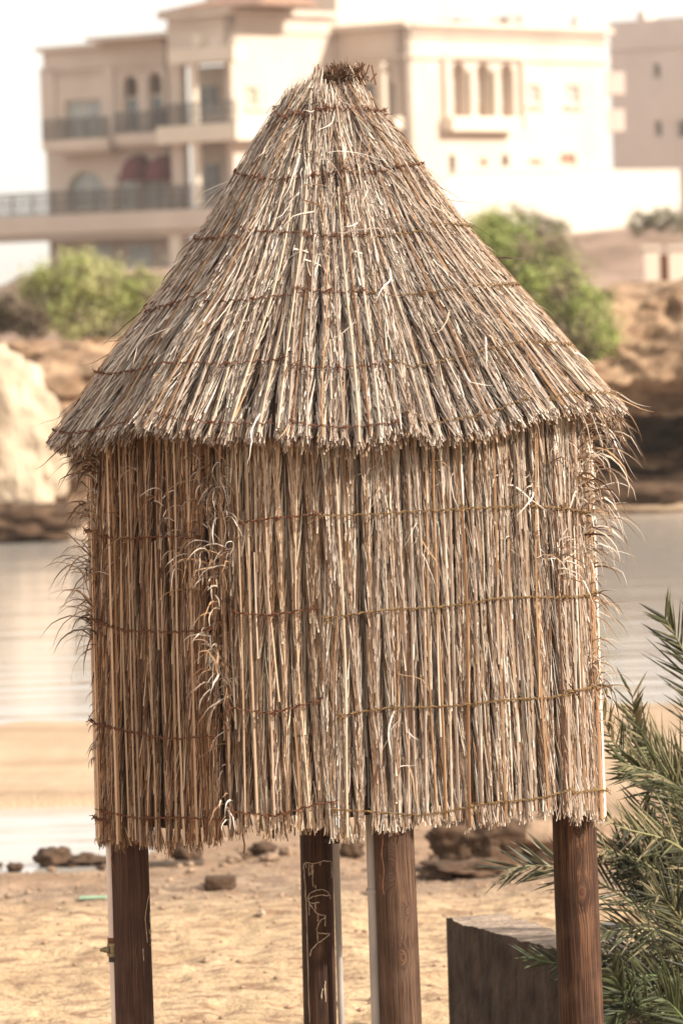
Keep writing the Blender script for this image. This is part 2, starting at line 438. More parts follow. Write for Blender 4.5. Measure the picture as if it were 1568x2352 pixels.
def rock(name, px, py, d, w, h, dep, seed, m, label, cat='rock', group=None, **kw):
    base = gp(px, py)
    c = (base.x, base.y + dep * .3, base.z + h * .42)
    if name == 'shade_ledge': base = P(px, py, d); c = (base.x, base.y, base.z + h * .3)
    tag(rock_mesh(c, (w / 2, dep / 2, h / 2), seed, **kw).build(name, m, origin=base), label, cat, group).location = base
b0 = P(0, 1205, 63.2)
rock('shade_ledge', 60, 1232, 62.4, 1.9, .55, .9, 21, M['rock_dark'], 'low dark ledge standing in for shade at the waterline under the pale boulder', 'rock ledge', rough=.35, boxy=.4, n=70)  # dark rock added in place of the boulder's shadowed undercut
rock('shade_ledge', 1480, 1150, 64.5, 2.2, .34, .7, 22, M['rock_dark'], 'dark low ledge at the foot of the brown cliff by the right edge', 'rock ledge', rough=.35, boxy=.4, n=70)  # likewise added as the dark undercut band at the cliff foot
mb = rock_mesh((b0.x - 0.45, 64.0, 0.90), (1.34, 1.1, 1.48), 4, rough=0.16, n=110, boxy=0.30)
o = mb.build('boulder', M['rock_pale'], origin=b0); o.location = b0
tag(o, 'huge pale sunlit limestone boulder standing in the water at the far shore, left edge', 'boulder')
rock('rock', 120, 1992, 26.9, .26, .13, .25, 1, M['rock_dark'], 'lumpy dark rock at the pool edge, left of the low weedy rock')
rock('rock', 205, 1990, 26.9, .26, .07, .25, 2, M['rock_dark'], 'low flat weedy rock between the lumpy dark rock and the left post', rough=.5)
rock('rock', 430, 1985, 27.4, .20, .15, .2, 3, M['rock_dark'], 'round black rock under the left wall panel between the posts')
rock('rock', 505, 2045, 24.6, .185, .085, .14, 5, M['rock_dark'], 'squat square brown rock alone on the open sand between left and back posts', boxy=.7, rough=.12)
rock('rock', 605, 1970, 27.6, .18, .10, .15, 6, M['rock_dark'], 'small flat dark rock left of the back post')
rock('rock', 660, 1968, 27.8, .12, .07, .1, 7, M['rock_tan'], 'smallest brown rock just left of the back post')
rock('rock', 805, 1972, 27.2, .16, .13, .15, 8, M['rock_dark'], 'dark rock seen between the back post and the pipe of the front post')
rock('slab_rock', 1105, 2000, 25.9, .62, .34, .5, 9, M['rock_dark'], 'largest dark brown rock lying on the beach between the front and right posts', boxy=.45, rough=.28, n=90)
rock('slab_rock', 1050, 2018, 25.5, .50, .10, .3, 31, M['rock_dark'], 'thin flat brown rock lying in front of the largest dark rock', boxy=.4, rough=.4, n=60)
rock('slab_rock', 1330, 1985, 27.6, .80, .34, .6, 10, M['rock_tan'], 'tan slab of rock behind the right post and the palm', boxy=.5, rough=.2, n=60)
rock('stone', 600, 2108, 22.7, .05, .04, .05, 11, M['rock_pale'], 'small pale round stone on the sand between left and back posts', cat='stone')
rock('stone', 885, 1990, 26.6, .10, .05, .08, 12, M['rock_pale'], 'pale flat stone hidden beside the front post', cat='stone')
rs_ = random.Random(12)
for q in range(26):
    px_ = rs_.choice([rs_.uniform(-10, 260), rs_.uniform(350, 690), rs_.uniform(780, 1000)]); w__ = rs_.uniform(.04, .13)
    rock('stone', px_, 1996 - .03 * px_ + rs_.uniform(-12, 12), 27, w__, w__ * rs_.uniform(.4, .6), w__, 50 + q, M['rock_dark'] if q % 3 else M['rock_tan'],
         'small brown stone among those littering the wet sand along the waterline', 'stone', "small stones at the water's edge", rough=.4, n=24)
mb = MB(); p = gp(405, 1992); mb.box(-.17, .17, -.04, .04, 0, .035)
o = mb.build('driftwood_plank', M['plank']); o.location = (p.x, p.y, p.z); o.rotation_euler = (0, .02, -.05)
tag(o, 'dark driftwood plank lying on the sand right of the left post', 'plank')
mb = MB()
p = gp(232, 2066); rr = random.Random(5)
nn = 14
gvv = [(p.x + (i / nn - .5) * .24, p.y + (j - 1) * .05 + .01 * rr.random(), p.z + .012 + .008 * rr.random() * (j == 1)) for j in range(3) for i in range(nn + 1)]
mb.add(gvv, [(j * (nn + 1) + i, j * (nn + 1) + i + 1, (j + 1) * (nn + 1) + i + 1, (j + 1) * (nn + 1) + i) for j in range(2) for i in range(nn)], smooth=True)
tag(mb.build('net_scrap', M['net_green']), 'scrap of green netting lying flat on the sand left of the left post', 'net')
# gravel and pebbles
rng = np.random.default_rng(3)
mb = MB()
oct_v = np.array([(1, 0, 0), (0, 1, 0), (-1, 0, 0), (0, -1, 0), (0, 0, 1), (0, 0, -1)], float)
oct_f = np.array([(0, 1, 4), (1, 2, 4), (2, 3, 4), (3, 0, 4), (1, 0, 5), (2, 1, 5), (3, 2, 5), (0, 3, 5)])
for k in range(1500):
    y = rng.uniform(23.5, 29.0) if k < 1100 else rng.uniform(19, 24); x = rng.uniform(-2.7, 2.9)
    s = rng.uniform(.006, .02) * (2.0 if rng.random() < .06 else 1)
    z = ground_z(x, y) + s * .3
    mb.add(oct_v * (s * rng.uniform(.7, 1.3), s * rng.uniform(.7, 1.3), s * .6) + (x, y, z), oct_f)
tag(mb.build('gravel', M['rock_tan']), 'gravel and shell bits strewn on the beach sand', 'gravel', kind='stuff')

# ------------------------------------------------------------------ bushes on the slope
def bush(name, spec, d, label, seed, n=8000, tones=None):
    rng = np.random.default_rng(seed)
    root_px = spec[0]
    base = P(root_px[0], root_px[1], d)
    e = empty(name, base, label, 'bush', 'bushes on the far slope')
    tr = MB(); fo = MB()
    tones = tones or [(.38, .37, .14), (.46, .49, .16), (.55, .52, .25), (.32, .26, .16)]
    for (px, py, rp, wgt) in spec[1:]:
        c = P(px, py, d + rng.uniform(-.5, .5)); r = rp * d / FPX
        mid = (np.array(base) + np.array(c)) / 2 + rng.normal(0, .08, 3)
        tr.tube([np.array(base), mid, np.array(c)], [.05, .035, .015], 6)
        for q in range(5):
            e2 = np.array(c) + rng.normal(0, r * .5, 3); tr.tube([mid, (mid + e2) / 2 + rng.normal(0, .05, 3), e2], [.02, .014, .006], 5)
        # sub clumps
        m = int(n * wgt)
        ncl = 26
        cc = rng.normal(0, 1, (ncl, 3)); cc /= np.linalg.norm(cc, axis=1, keepdims=True); cc *= (rng.uniform(.35, 1.0, ncl) ** .6)[:, None] * r * np.array([1.0, 1.0, .85])
        ctone = rng.integers(0, len(tones), ncl)
        idx = rng.integers(0, ncl, m)
        pos = np.array(c) + cc[idx] + rng.normal(0, r * .15, (m, 3)) * rng.choice([.7, 1, 2.2], (m, 1))
        u = rng.normal(0, 1, (m, 3)); u /= np.linalg.norm(u, axis=1, keepdims=True)
        v = np.cross(u, rng.normal(0, 1, (m, 3))); v /= np.linalg.norm(v, axis=1, keepdims=True)
        L_ = rng.uniform(.02, .045, m)[:, None]; W_ = L_ * .45
        V = np.stack([pos - u * L_, pos + v * W_, pos + u * L_, pos - v * W_], 1).reshape(-1, 3)
        F = np.arange(m * 4).reshape(-1, 4)
        tn = np.array(tones)[ctone[idx]] * rng.uniform(.7, 1.3, (m, 1))
        C = np.repeat(np.hstack([tn, np.ones((m, 1))]), 4, axis=0)
        fo.add(V, F, C)
    fo.build('crown', M['leaf_bush'], e, origin=base)
    tr.build('stem', M['bark'], e, origin=base)
    return e
bush('bush', [(215, 790), (120, 660, 60, 1), (185, 640, 60, 1), (250, 660, 60, 1), (320, 690, 60, .9), (150, 725, 60, .8), (240, 740, 60, .8), (90, 700, 45, .5), (330, 655, 40, .4)], 76,
     'rounded green bush on the far slope below the shaded left wing of the villa', 1)
bush('bush', [(1290, 800), (1110, 545, 60, .9), (1170, 580, 80, 1), (1240, 610, 75, 1), (1180, 680, 85, 1), (1275, 660, 75, 1), (1315, 725, 75, 1), (1360, 755, 50, .9), (1250, 750, 70, .9), (1320, 785, 45, .6), (1360, 790, 40, .5), (1120, 640, 70, .6)], 66.6,
     'tall green bush spilling down the far slope right of the straw roof', 2, tones=[(.32, .36, .11), (.42, .48, .13), (.47, .46, .20), (.23, .19, .12), (.36, .28, .19)])
bush('dry_bush', [(1180, 550), (1125, 515, 36, .5), (1180, 508, 40, .5), (1235, 520, 34, .5), (1280, 530, 28, .3)], 120, 'dry brownish bush in front of the white garden wall above the tall green bush', 3, n=5000, tones=[(.30, .24, .15), (.38, .31, .2), (.24, .24, .12)])
bush('dry_bush', [(1520, 530), (1470, 512, 30, .5), (1520, 505, 34, .5), (1570, 510, 34, .5)], 125, 'low dry bush at the right end of the white garden wall', 4, n=4000, tones=[(.36, .30, .22), (.27, .26, .16)])
bush('dry_bush', [(60, 770), (20, 715, 50, .5), (75, 745, 40, .4), (-30, 730, 50, .5)], 74, 'brown dry scrub left of the rounded green bush, above the pale boulder', 5, n=5000, tones=[(.16, .11, .07), (.22, .16, .11), (.12, .10, .05)])

# ------------------------------------------------------------------ villa
dA = Vector((math.cos(R(40)), -math.sin(R(40)), 0)); nA = Vector((-math.sin(R(40)), -math.cos(R(40)), 0))
dB = Vector((math.sin(R(40)), math.cos(R(40)), 0)); nB = Vector((math.cos(R(40)), -math.sin(R(40)), 0))
class Facade:
    def __init__(s, o, d, n): s.o = Vector((o[0], o[1], 0)); s.d = d; s.n = n
    def px(s, px, py, off=0.0):
        r = ray(px, py); o = s.o + s.n * off
        C = Vector((0, 0, EYE)); k = (o - C).dot(s.n) / r.dot(s.n); q = C + r * k
        return (q - s.o).dot(s.d), q.z
    def w(s, a, z, off): return s.o + s.d * a + s.n * off + Vector((0, 0, z))
    def box(s, mb, a0, a1, z0, z1, o0, o1):
        mb.box(a0, a1, o0, o1, z0, z1, fn=lambda a, o, z: s.w(a, z, o))
    def pbox(s, mb, x0, y0, x1, y1, o0, o1):
        xm = (x0 + x1) / 2; ym = (y0 + y1) / 2
        a0 = s.px(x0, ym, o1)[0]; a1 = s.px(x1, ym, o1)[0]; z1 = s.px(xm, y0, o1)[1]; z0 = s.px(xm, y1, o1)[1]
        s.box(mb, a0, a1, z0, z1, o0, o1); return a0, a1, z0, z1
def wall_open(mb, F, a0, a1, z0, z1, ops, th=0.35, off=0.0):
    """wall slab with rectangular openings (arched ones get spandrels)"""
    ae = sorted(set([a0, a1] + [q for o in ops for q in o[:2]])); ze = sorted(set([z0, z1] + [q for o in ops for q in o[2:4]]))
    for i in range(len(ae) - 1):
        run = None
        for j in range(len(ze) - 1):
            am = (ae[i] + ae[i + 1]) / 2; zm = (ze[j] + ze[j + 1]) / 2
            hole = any(o[0] < am < o[1] and o[2] < zm < o[3] for o in ops)
            if hole:
                if run is not None: F.box(mb, ae[i], ae[i + 1], run, ze[j], off - th, off); run = None
            elif run is None: run = ze[j]
        if run is not None: F.box(mb, ae[i], ae[i + 1], run, z1, off - th, off)
    for o in ops:
        if len(o) > 4 and o[4]:
            c = (o[0] + o[1]) / 2; r = (o[1] - o[0]) / 2; zs = o[3] - r
            for sgn in (-1, 1):
                for q in range(8):
                    t0 = math.pi / 2 * q / 8; t1 = math.pi / 2 * (q + 1) / 8
                    p = [(c + sgn * r * math.cos(t0), zs + r * math.sin(t0)), (c + sgn * r * math.cos(t1), zs + r * math.sin(t1)),
                         (c + sgn * r * math.cos(t1), o[3] + .001), (c + sgn * r * math.cos(t0), o[3] + .001)]
                    v = [F.w(a, z, oo) for oo in (off - th, off - .003) for a, z in p]
                    mb.add(v, [(0, 1, 2, 3), (4, 7, 6, 5), (0, 4, 5, 1), (1, 5, 6, 2), (2, 6, 7, 3), (3, 7, 4, 0)])
def window(F, op, parent, gm, off=-0.25, origin=None, name='window'):
    f = MB(); a0, a1, z0, z1 = op[:4]; t = .07 if a1 - a0 > .75 else .03
    F.box(f, a0, a0 + t, z0, z1, off, off + .06); F.box(f, a1 - t, a1, z0, z1, off, off + .06)
    F.box(f, a0 + t, a1 - t, z0, z0 + t, off, off + .06); F.box(f, a0 + t, a1 - t, z1 - t, z1, off, off + .06)
    am = (a0 + a1) / 2
    if a1 - a0 > .9: F.box(f, am - .03, am + .03, z0 + t, z1 - t, off, off + .055)
    fo = f.build(name, M['trim'], parent, origin=origin)
    g_ = MB(); F.box(g_, a0 + .03, a1 - .03, z0 + .03, z1 - .03, off + .01, off + .025)
    p = g_.build('pane', gm, fo); p.location = (0, 0, 0)
    p.data.transform(Matrix.Translation(-Vector(origin)))
def railing(F, a0, a1, z0, h, off, parent, origin, ret=None):
    r = MB()
    F.box(r, a0, a1, z0 + h - .07, z0 + h, off - .05, off + .02)
    F.box(r, a0, a1, z0 + .06, z0 + .11, off - .04, off + .01)
    F.box(r, a0, a1, z0 + h * .5, z0 + h * .5 + .04, off - .035, off + .005)
    k = max(2, int((a1 - a0) / .16))
    for i in range(k + 1):
        a = a0 + (a1 - a0) * i / k; ww = .045 if i % 8 == 0 else .018
        F.box(r, a - ww, a + ww, z0, z0 + h - .07, off - .045, off + .008)
    return r.build('railing', M['rail'], parent, origin=origin)

Pc1 = P(527, 60, 190); FA1 = Facade(Pc1, dA, nA)        # bay facade, a<=0 to the left
FB1 = Facade(Pc1, dB, nB)
aC2 = FB1.px(770, 100)[0]; C2 = FB1.w(aC2, 0, 0); FA2 = Facade(C2, dA, nA)
aC3 = FA2.px(932, 100)[0]; C3 = FA2.w(aC3, 0, 0); FB2 = Facade(C3, dB, nB)
aC4 = FB2.px(1390, 120)[0]
vo = Vector((Pc1.x, Pc1.y, 3.0))
villa = empty('villa', vo, 'large cream stucco villa with balconies, dark railings and arched windows above the far shore', 'building')
walls = MB(); trim = MB()
def T(F, x0, y0, x1, y1, o0, o1): return F.pbox(trim, x0, y0, x1, y1, o0, o1)
ZB = 2.0
# --- left wing (shaded facade) set back 1.5 m
FL = Facade(FA1.w(0, 0, -1.5), dA, nA)
aL0 = FL.px(104, 300)[0]; aL1 = FL.px(385, 300)[0]
zt = FL.px(375, 98)[1]
def op(F, x0, y0, x1, y1, arch=False, off=0.0):
    ym = (y0 + y1) / 2; xm = (x0 + x1) / 2
    return (F.px(x0, ym, off)[0], F.px(x1, ym, off)[0], F.px(xm, y1, off)[1], F.px(xm, y0, off)[1], arch)
zslab2 = FL.px(170, 322)[1]; zslab1 = FL.px(200, 492)[1]
oL = [op(FL, 150, 228, 232, 318), op(FL, 283, 172, 316, 300, True), op(FL, 340, 165, 372, 298, True),
      op(FL, 150, 392, 245, 480, True), op(FL, 268, 400, 318, 480), op(FL, 324, 398, 374, 478)]
wall_open(walls, FL, aL0, aL1, ZB, zt, oL)
for k, q in enumerate(oL):
    if q[4] and k < 3: q = (q[0], q[1], q[2], q[2] + (q[3] - q[2]) * .62)
    window(FL, q, villa, M['glass_pale'] if k in (0, 3, 4, 5) else M['glass'], origin=vo)
# side wall of the left wing (far left end) and back, flat roof
FLs = Facade(FL.w(aL0, 0, 0), dB, nB)
FL.box(walls, aL0, aL0 + .35, ZB, zt, -9, -.35)
FL.box(walls, aL0 + .35, aL1, zt - .5, zt - .3, -9, -.35)
FL.box(walls, aL0 - .25, aL1, zt, zt + .22, -.35, .25)
FL.box(walls, aL0 - .12, aL1, zt - .9, zt - .78, 0.003, .12)
FL.box(walls, aL0 - .12, aL1, zt - 1.15, zt - 1.10, 0.003, .07)
a, z = FL.px(250, 200)
for (x0, x1) in ((98, 130), (245, 266)):
    q = op(FL, x0, 170, x1, 320); FL.box(walls, q[0], q[1], q[2], q[3] + .3, 0.004, .12)
# balconies
for (x0, x1, zz, out) in ((96, 246, zslab2, 1.3), (262, 380, zslab2 + .12, 1.0)):
    q = op(FL, x0, 300, x1, 330, off=out)
    s_ = MB(); FL.box(s_, q[0], q[1], zz - .45, zz, 0.005, out)
    FL.box(s_, q[0] + .1, q[1] - .1, zz - .62, zz - .45, 0.005, out - .15)
    s_.build('balcony_slab', M['plaster'], villa, origin=vo)
    railing(FL, q[0] + .03, q[1] - .03, zz, 0.95, out - .06, villa, vo)
# arch surrounds
# awnings
for (x0, x1) in ((262, 319), (321, 380)):
    q = op(FL, x0, 355, x1, 415, off=.9); aw = MB()
    ca = (q[0] + q[1]) / 2; ra = (q[1] - q[0]) / 2; h = q[3] - q[2]; nn = 12; mm = 8; v = []
    for j in range(mm + 1):
        for i_ in range(nn + 1):
            t = math.pi * i_ / nn; e = math.pi / 2 * j / mm
            v.append(FL.w(ca + ra * math.cos(t) * (math.cos(e) ** .6), q[2] + h * math.sin(e), .02 + 1.1 * math.sin(t) * math.cos(e)))
    aw.add(v, [(j * (nn + 1) + i_, j * (nn + 1) + i_ + 1, (j + 1) * (nn + 1) + i_ + 1, (j + 1) * (nn + 1) + i_) for j in range(mm) for i_ in range(nn)], smooth=True)
    aw.build('awning', M['awning'], villa, origin=vo)
# terrace slab running past the left end
ter = MB(); q0 = FL.px(-60, 500, 2.0)[0]; aend = FA1.px(527, 470)[0]
FL.box(ter, q0, aend + .2, zslab1 - .85, zslab1, 0.006, 2.2); FL.box(ter, q0, aL0 - .02, zslab1 - .85, zslab1, -1.5, 0.006)
FL.box(ter, q0, aend + .2, zslab1 - 1.15, zslab1 - .85, 0.006, 1.9)
ter.build('terrace_slab', M['plaster'], villa, origin=vo)
railing(FL, q0, aend + .1, zslab1, 1.05, 2.1, villa, vo)
q = op(FL, 387, 520, 412, 600, off=1.9); pm = MB(); FL.box(pm, q[0], q[1], ZB, zslab1 - 1.15, 1.4, 1.85); pm.build('column', M['trim'], villa, origin=vo)
for (x0, x1) in ((215, 262), (300, 352)):
    q = op(FL, x0, 560, x1, 600); FL.box(walls, q[0] - .08, q[1] + .08, ZB, q[3] + .08, .004, .05)
    g_ = MB(); FL.box(g_, q[0], q[1], ZB, q[3], .06, .09); g_.build('door', M['glass_pale'], villa, origin=vo)
# --- bay with balconies and columns
aB0 = FA1.px(388, 200)[0]
ztb = FA1.px(520, 33)[1]
zA = FA1.px(450, 148)[1]; zB1 = FA1.px(470, 118)[1]; zC = FA1.px(470, 286)[1]; zD = FA1.px(470, 326)[1]; zE = FA1.px(480, 470)[1]
FA1.box(walls, aB0, 0, zA, ztb, -.4, 0)                                  # upper wall
FA1.box(walls, aB0 - .3, .25, ztb, ztb + .3, -.4, .3)
FA1.box(walls, aB0 - .1, 0, ztb - .42, ztb - .34, .003, .10)
FA1.box(walls, aB0, aB0 + .7, ZB, zA, -.4, 0)                            # left pier
FA1.box(walls, aB0, -.01, ZB, zA, -2.1, -1.7)                            # recessed back wall
sl = MB(); FA1.box(sl, aB0 + .7, 0.9, zB1 - .5, zB1 + .15, .004, .8); sl.build('balcony_slab', M['trim'], villa, origin=vo)
sl = MB(); FA1.box(sl, aB0 - .1, 0.9, zD, zC, -1.7, .8); sl.build('balcony_slab', M['trim'], villa, origin=vo)
railing(FA1, aB0 - .05, .85, zC, .95, .72, villa, vo)
for zz0, zz1 in ((zC, zB1 - .5), (zE, zD)):
    c_ = MB(); q = FA1.px(445, 220, .55)[0]; c_.tube([FA1.w(q, zz0, .5), FA1.w(q, zz0 + .2, .5), FA1.w(q, zz1 - .25, .5), FA1.w(q, zz1, .5)], [.26, .21, .21, .28], 14)
    c_.build('column', M['trim'], villa, origin=vo)
for (x0, y0, x1, y1) in ((462, 192, 505, 262), (405, 205, 428, 262), (470, 372, 510, 450), (408, 380, 432, 450)):
    q = op(FA1, x0, y0, x1, y1, off=-1.7); window(FA1, q, villa, M['glass'], off=-1.69, origin=vo)
q = FA1.px(455, 92); c_ = MB(); th = np.linspace(0, 2 * np.pi, 25)
c_.tube([FA1.w(q[0], q[1], 0.004), FA1.w(q[0], q[1], .12)], [.32, .30], 20); c_.build('roundel', M['trim'], villa, origin=vo)
q = op(FA1, 482, 84, 500, 106); c_ = MB(); FA1.box(c_, *q[:4], .004, .03); c_.build('vent', M['plaster_pink'], villa, origin=vo)
# pitched roof over the bay
rf = MB(); z0 = ztb + .32
A_ = FA1.w(aB0 - .4, z0, .4); B_ = FA1.w(2.0, z0, .35); E1 = FA1.w(aB0 - .4, z0, -4); E2 = FA1.w(2.0, z0, -4); top1 = FA1.w(1.4, z0 + .9, -1.8); top2 = FA1.w(.6, z0 + .9, -1.8)
rf.add([A_, B_, E2, E1, top1, top2], [(0, 1, 4), (0, 4, 5), (1, 2, 4), (2, 3, 5), (2, 5, 4), (3, 0, 5), (3, 2, 1), (3, 1, 0)])
rf.build('roof', M['roof_tile'], villa, origin=vo)
# --- lit facade 1
zt1 = FB1.px(540, 32)[1]
o1 = [op(FB1, 565, 200, 606, 245)]
wall_open(walls, FB1, 0.0, aC2 + .01, ZB, zt1 - .004, o1)
FB1.box(walls, .26, aC2, zt1, zt1 + .25, -.4, .3)
FB1.box(walls, .01, aC2 - .1, zt1 - .75, zt1 - .62, .003, .12)
window(FB1, o1[0], villa, M['glass_green'], off=-.2, origin=vo)
FB1.box(walls, o1[0][0] - .1, o1[0][1] + .1, o1[0][2] - .15, o1[0][2] - .02, .003, .15)
# --- upper storey block behind
up = Facade(FB1.w(2.0, 0, -2.0), dB, nB)
wall_u = MB()
for F, a0, a1, zz1 in ((Facade(P(770, 20, 201), dB, nB), 0.1, 8.6, 3.2),):
    F.box(wall_u, a0, a1, zt1 - .5, zt1 + zz1, -8, 0)
    F.box(wall_u, a0 - .2, a1 + .2, zt1 + zz1 + .003, zt1 + zz1 + .25, -8, .25)
q = P(690, 10, 197.0)
FA3 = Facade(P(770, 20, 201), dA, nA)
FA3.box(wall_u, -6.5, -.01, zt1 - .4, zt1 + 3.0, -3, -.3)
wall_u.build('upper_storey', M['plaster'], villa, origin=vo)
# --- shaded facade 2
zt2 = FA2.px(920, 62)[1]
o2 = [op(FA2, 835, 190, 862, 300), op(FA2, 893, 190, 905, 270)]
wall_open(walls, FA2, 0, aC3, ZB, zt2, o2)
FA2.box(walls, -.0, aC3 + .25, zt2, zt2 + .25, -.4, .3)
FA2.box(walls, .0, aC3 + .1, zt2 - 1.35, zt2 - 1.2, .003, .12)
window(FA2, o2[0], villa, M['glass'], origin=vo); window(FA2, o2[1], villa, M['glass'], origin=vo)
c_ = MB(); q = op(FA2, 870, 142, 890, 270, off=.3); am = (q[0] + q[1]) / 2
c_.tube([FA2.w(am, q[2], .3), FA2.w(am, q[3], .3)], .2, 12); c_.build('column', M['trim'], villa, origin=vo)
c_ = MB(); q = op(FA2, 815, 270, 912, 298, off=.5); FA2.box(c_, q[0], q[1], q[2], q[3], .004, .6); c_.build('balcony_slab', M['trim'], villa, origin=vo)
# --- lit facade 2
zt3 = zt2 - .006
o3 = [op(FB2, 1040, 140, 1070, 272, True), op(FB2, 1096, 142, 1126, 272, True), op(FB2, 1150, 144, 1180, 272, True),
      op(FB2, 1212, 195, 1240, 237), op(FB2, 1300, 195, 1330, 238), op(FB2, 1031, 352, 1046, 392, True), op(FB2, 1152, 352, 1168, 383, True),
      op(FB2, 1102, 364, 1118, 381), op(FB2, 1214, 366, 1242, 380), op(FB2, 1286, 352, 1322, 380)]
wall_open(walls, FB2, .0, aC4, ZB, zt3, o3, th=.6)
gl = [M['glass_pale']] * 5 + [M['black'], M['black'], M['wood_shut'], M['black'], M['wood_shut']]
for k, q in enumerate(o3):
    if k < 3:
        q = (q[0], q[1], q[2] + .7, q[2] + 1.75)
        FB2.box(walls, o3[k][0], o3[k][1], o3[k][2], o3[k][3], -.95, -.61)
        window(FB2, q, villa, gl[k], off=-.6, origin=vo)
    else: window(FB2, q, villa, gl[k], off=-.2, origin=vo)
FB2.box(walls, .26, aC4 + .3, zt3 + .005, zt3 + .28, -.5, .32)
FB2.box(walls, .12, aC4 + .1, zt3 - .35, zt3 - .25, .003, .18)
FB2.box(walls, .12, aC4 + .1, zt3 - 1.35, zt3 - 1.2, .003, .15)
q = op(FB2, 1015, 125, 1200, 290); FB2.box(walls, q[0] - .01, q[0] + .25, q[2], q[3], .004, .22); FB2.box(walls, q[1] - .25, q[1], q[2], q[3], .004, .22)
FB2.box(walls, q[0] + .25, q[1] - .25, q[3] - .2, q[3], .004, .22)
c_ = MB(); q = op(FB2, 1028, 268, 1185, 300, off=.4); FB2.box(c_, q[0], q[1], q[2], q[3], .004, .7); c_.build('balcony_slab', M['trim'], villa, origin=vo)
for xx in (1083, 1138):
    c_ = MB(); q = op(FB2, xx - 5, 160, xx + 5, 268, off=.15); c_.tube([FB2.w((q[0] + q[1]) / 2, q[2], .15), FB2.w((q[0] + q[1]) / 2, q[3], .15)], .11, 10)
    c_.build('column', M['trim'], villa, origin=vo)
for (x0, y0, x1, y1) in ((1205, 240, 1245, 246), (1294, 241, 1336, 247)):
    q = op(FB2, x0, y0, x1, y1); FB2.box(walls, q[0], q[1], q[2], q[3], .004, .2)
# far end wall, rear and flat roofs
FB2.box(walls, aC4 - .4, aC4 - .004, ZB, zt3 - .01, -9, -.61)
FB2.box(walls, .3, aC4 - .41, zt3 - .7, zt3 - .5, -9, -.61)
FB1.box(walls, .4, aC2 + 6, zt1 - .7, zt1 - .5, -9, -.36)
# small side balconies beyond the far corner
for y0 in (290, 205):
    q = P(1408, y0, 206); s_ = MB(); s_.box(-.6, .5, -.8, .8, -.25, .0); s_.box(-.6, .5, -.8, -.7, 0, .8)
    o = s_.build('balcony_slab', M['plaster_pink'], villa); o.location = q - vo
walls.build('wall', M['plaster'], villa, origin=vo)

# things on the flat roofs
def roof_tank(px, py, d, label, r=.45, h=.9, name='water_tank'):
    q = P(px, py, d); e = empty(name, q, label, 'tank')
    t = MB(); t.tube([(0, 0, .1), (0, 0, .2), (0, 0, h * .8), (0, 0, h * .95), (0, 0, h)], [r * .95, r, r, r * .6, .12], 16); t.build('tank_body', M['plaster_pink'], e)
    t = MB(); t.tube([(0, 0, h), (0, 0, h + .1)], .14, 10); t.build('lid', M['rail'], e)
    t = MB(); t.box(-r, r, -r, r, 0, .1); t.build('stand', M['rail'], e)
roof_tank(1325, 66, 212, 'small round water tank alone on the flat roof near its right end', .3, .55)
def ac_unit(px, py, d, label, w_=1.1, h_=.6):
    q = P(px, py, d); e = empty('air_conditioner', q, label, 'air conditioner', 'air conditioners on the flat roof')
    t = MB(); t.box(-w_ / 2, w_ / 2, -.3, .3, .08, h_); t.build('casing', M['plaster_pink'], e)
    t = MB(); t.tube([(0, -.31, h_ * .55), (0, -.34, h_ * .55)], h_ * .33, 16); t.build('fan_grille', M['rail'], e)
    for q_ in (-w_ / 2, w_ / 2 - .08):
        t = MB(); t.box(q_, q_ + .08, -.25, .25, 0, .08); t.build('foot', M['rail'], e)
ac_unit(1048, 60, 205, 'low air conditioner on the flat roof above the arched windows, left of the pair', 1.6, .42)
ac_unit(1158, 60, 207, 'wider air conditioner on the flat roof, middle of the roof edge', 1.3, .5)
ac_unit(1185, 61, 207.5, 'darker squat air conditioner right beside the wider one on the flat roof', .7, .62)

# neighbouring building on the right
Pn = P(1408, 400, 225); FN = Facade(Pn, dA, nA); no = Vector((Pn.x, Pn.y, 3.0))
nb = empty('neighbour_house', no, 'greyish pink flat-roofed house in shade at the right edge behind the white wall', 'building')
ztn = FN.px(1480, 44)[1]; an1 = FN.px(1700, 200)[0]
wm_ = MB()
on = [op(FN, 1499, 146, 1515, 178), op(FN, 1503, 277, 1519, 312), op(FN, 1554, 276, 1580, 315)]
wall_open(wm_, FN, 0, an1, ZB, ztn, on)
FN.box(wm_, 0, .35, ZB, ztn - .01, -9, -.36); FN.box(wm_, .36, an1, ztn - .7, ztn - .5, -9, -.36)
FN.box(wm_, -.003, an1, ztn - 1.5, ztn - 1.4, .003, .08)
wm_.build('wall', M['plaster_pink'], nb, origin=no)
for q in on: window(FN, q, nb, M['glass'], origin=no)
pr = MB(); q = op(FN, 1462, 26, 1480, 46); FN.box(pr, q[0], q[1], ztn + .003, q[3], -1, 0); pr.build('roof_pier', M['plaster_pink'], nb, origin=no)

# white garden wall
def seg_wall(mb, pts, z0, tops, th=.25):
    for k in range(len(pts) - 1):
        a = np.array(pts[k], float); b_ = np.array(pts[k + 1], float); d = (b_ - a); d /= np.linalg.norm(d); nn_ = np.array([-d[1], d[0]]) * th
        v = []
        for pz in ((z0, z0), (tops[k], tops[k + 1])):
            for p_, zz in ((a, pz[0]), (b_, pz[1]), (b_ + nn_, pz[1]), (a + nn_, pz[0])): v.append((p_[0], p_[1], zz))
        mb.add(v, [(0, 3, 2, 1), (4, 5, 6, 7), (0, 1, 5, 4), (1, 2, 6, 5), (2, 3, 7, 6), (3, 0, 4, 7)])
q1 = P(960, 448, 172); q2 = P(1045, 398, 173); q3 = P(1230, 402, 176); q4 = P(1560, 404, 182); q5 = P(1760, 404, 186)
mb = MB(); seg_wall(mb, [(p_.x, p_.y) for p_ in (q1, q2, q3, q4)], 2.5, [q1.z, q2.z, q2.z, q2.z])
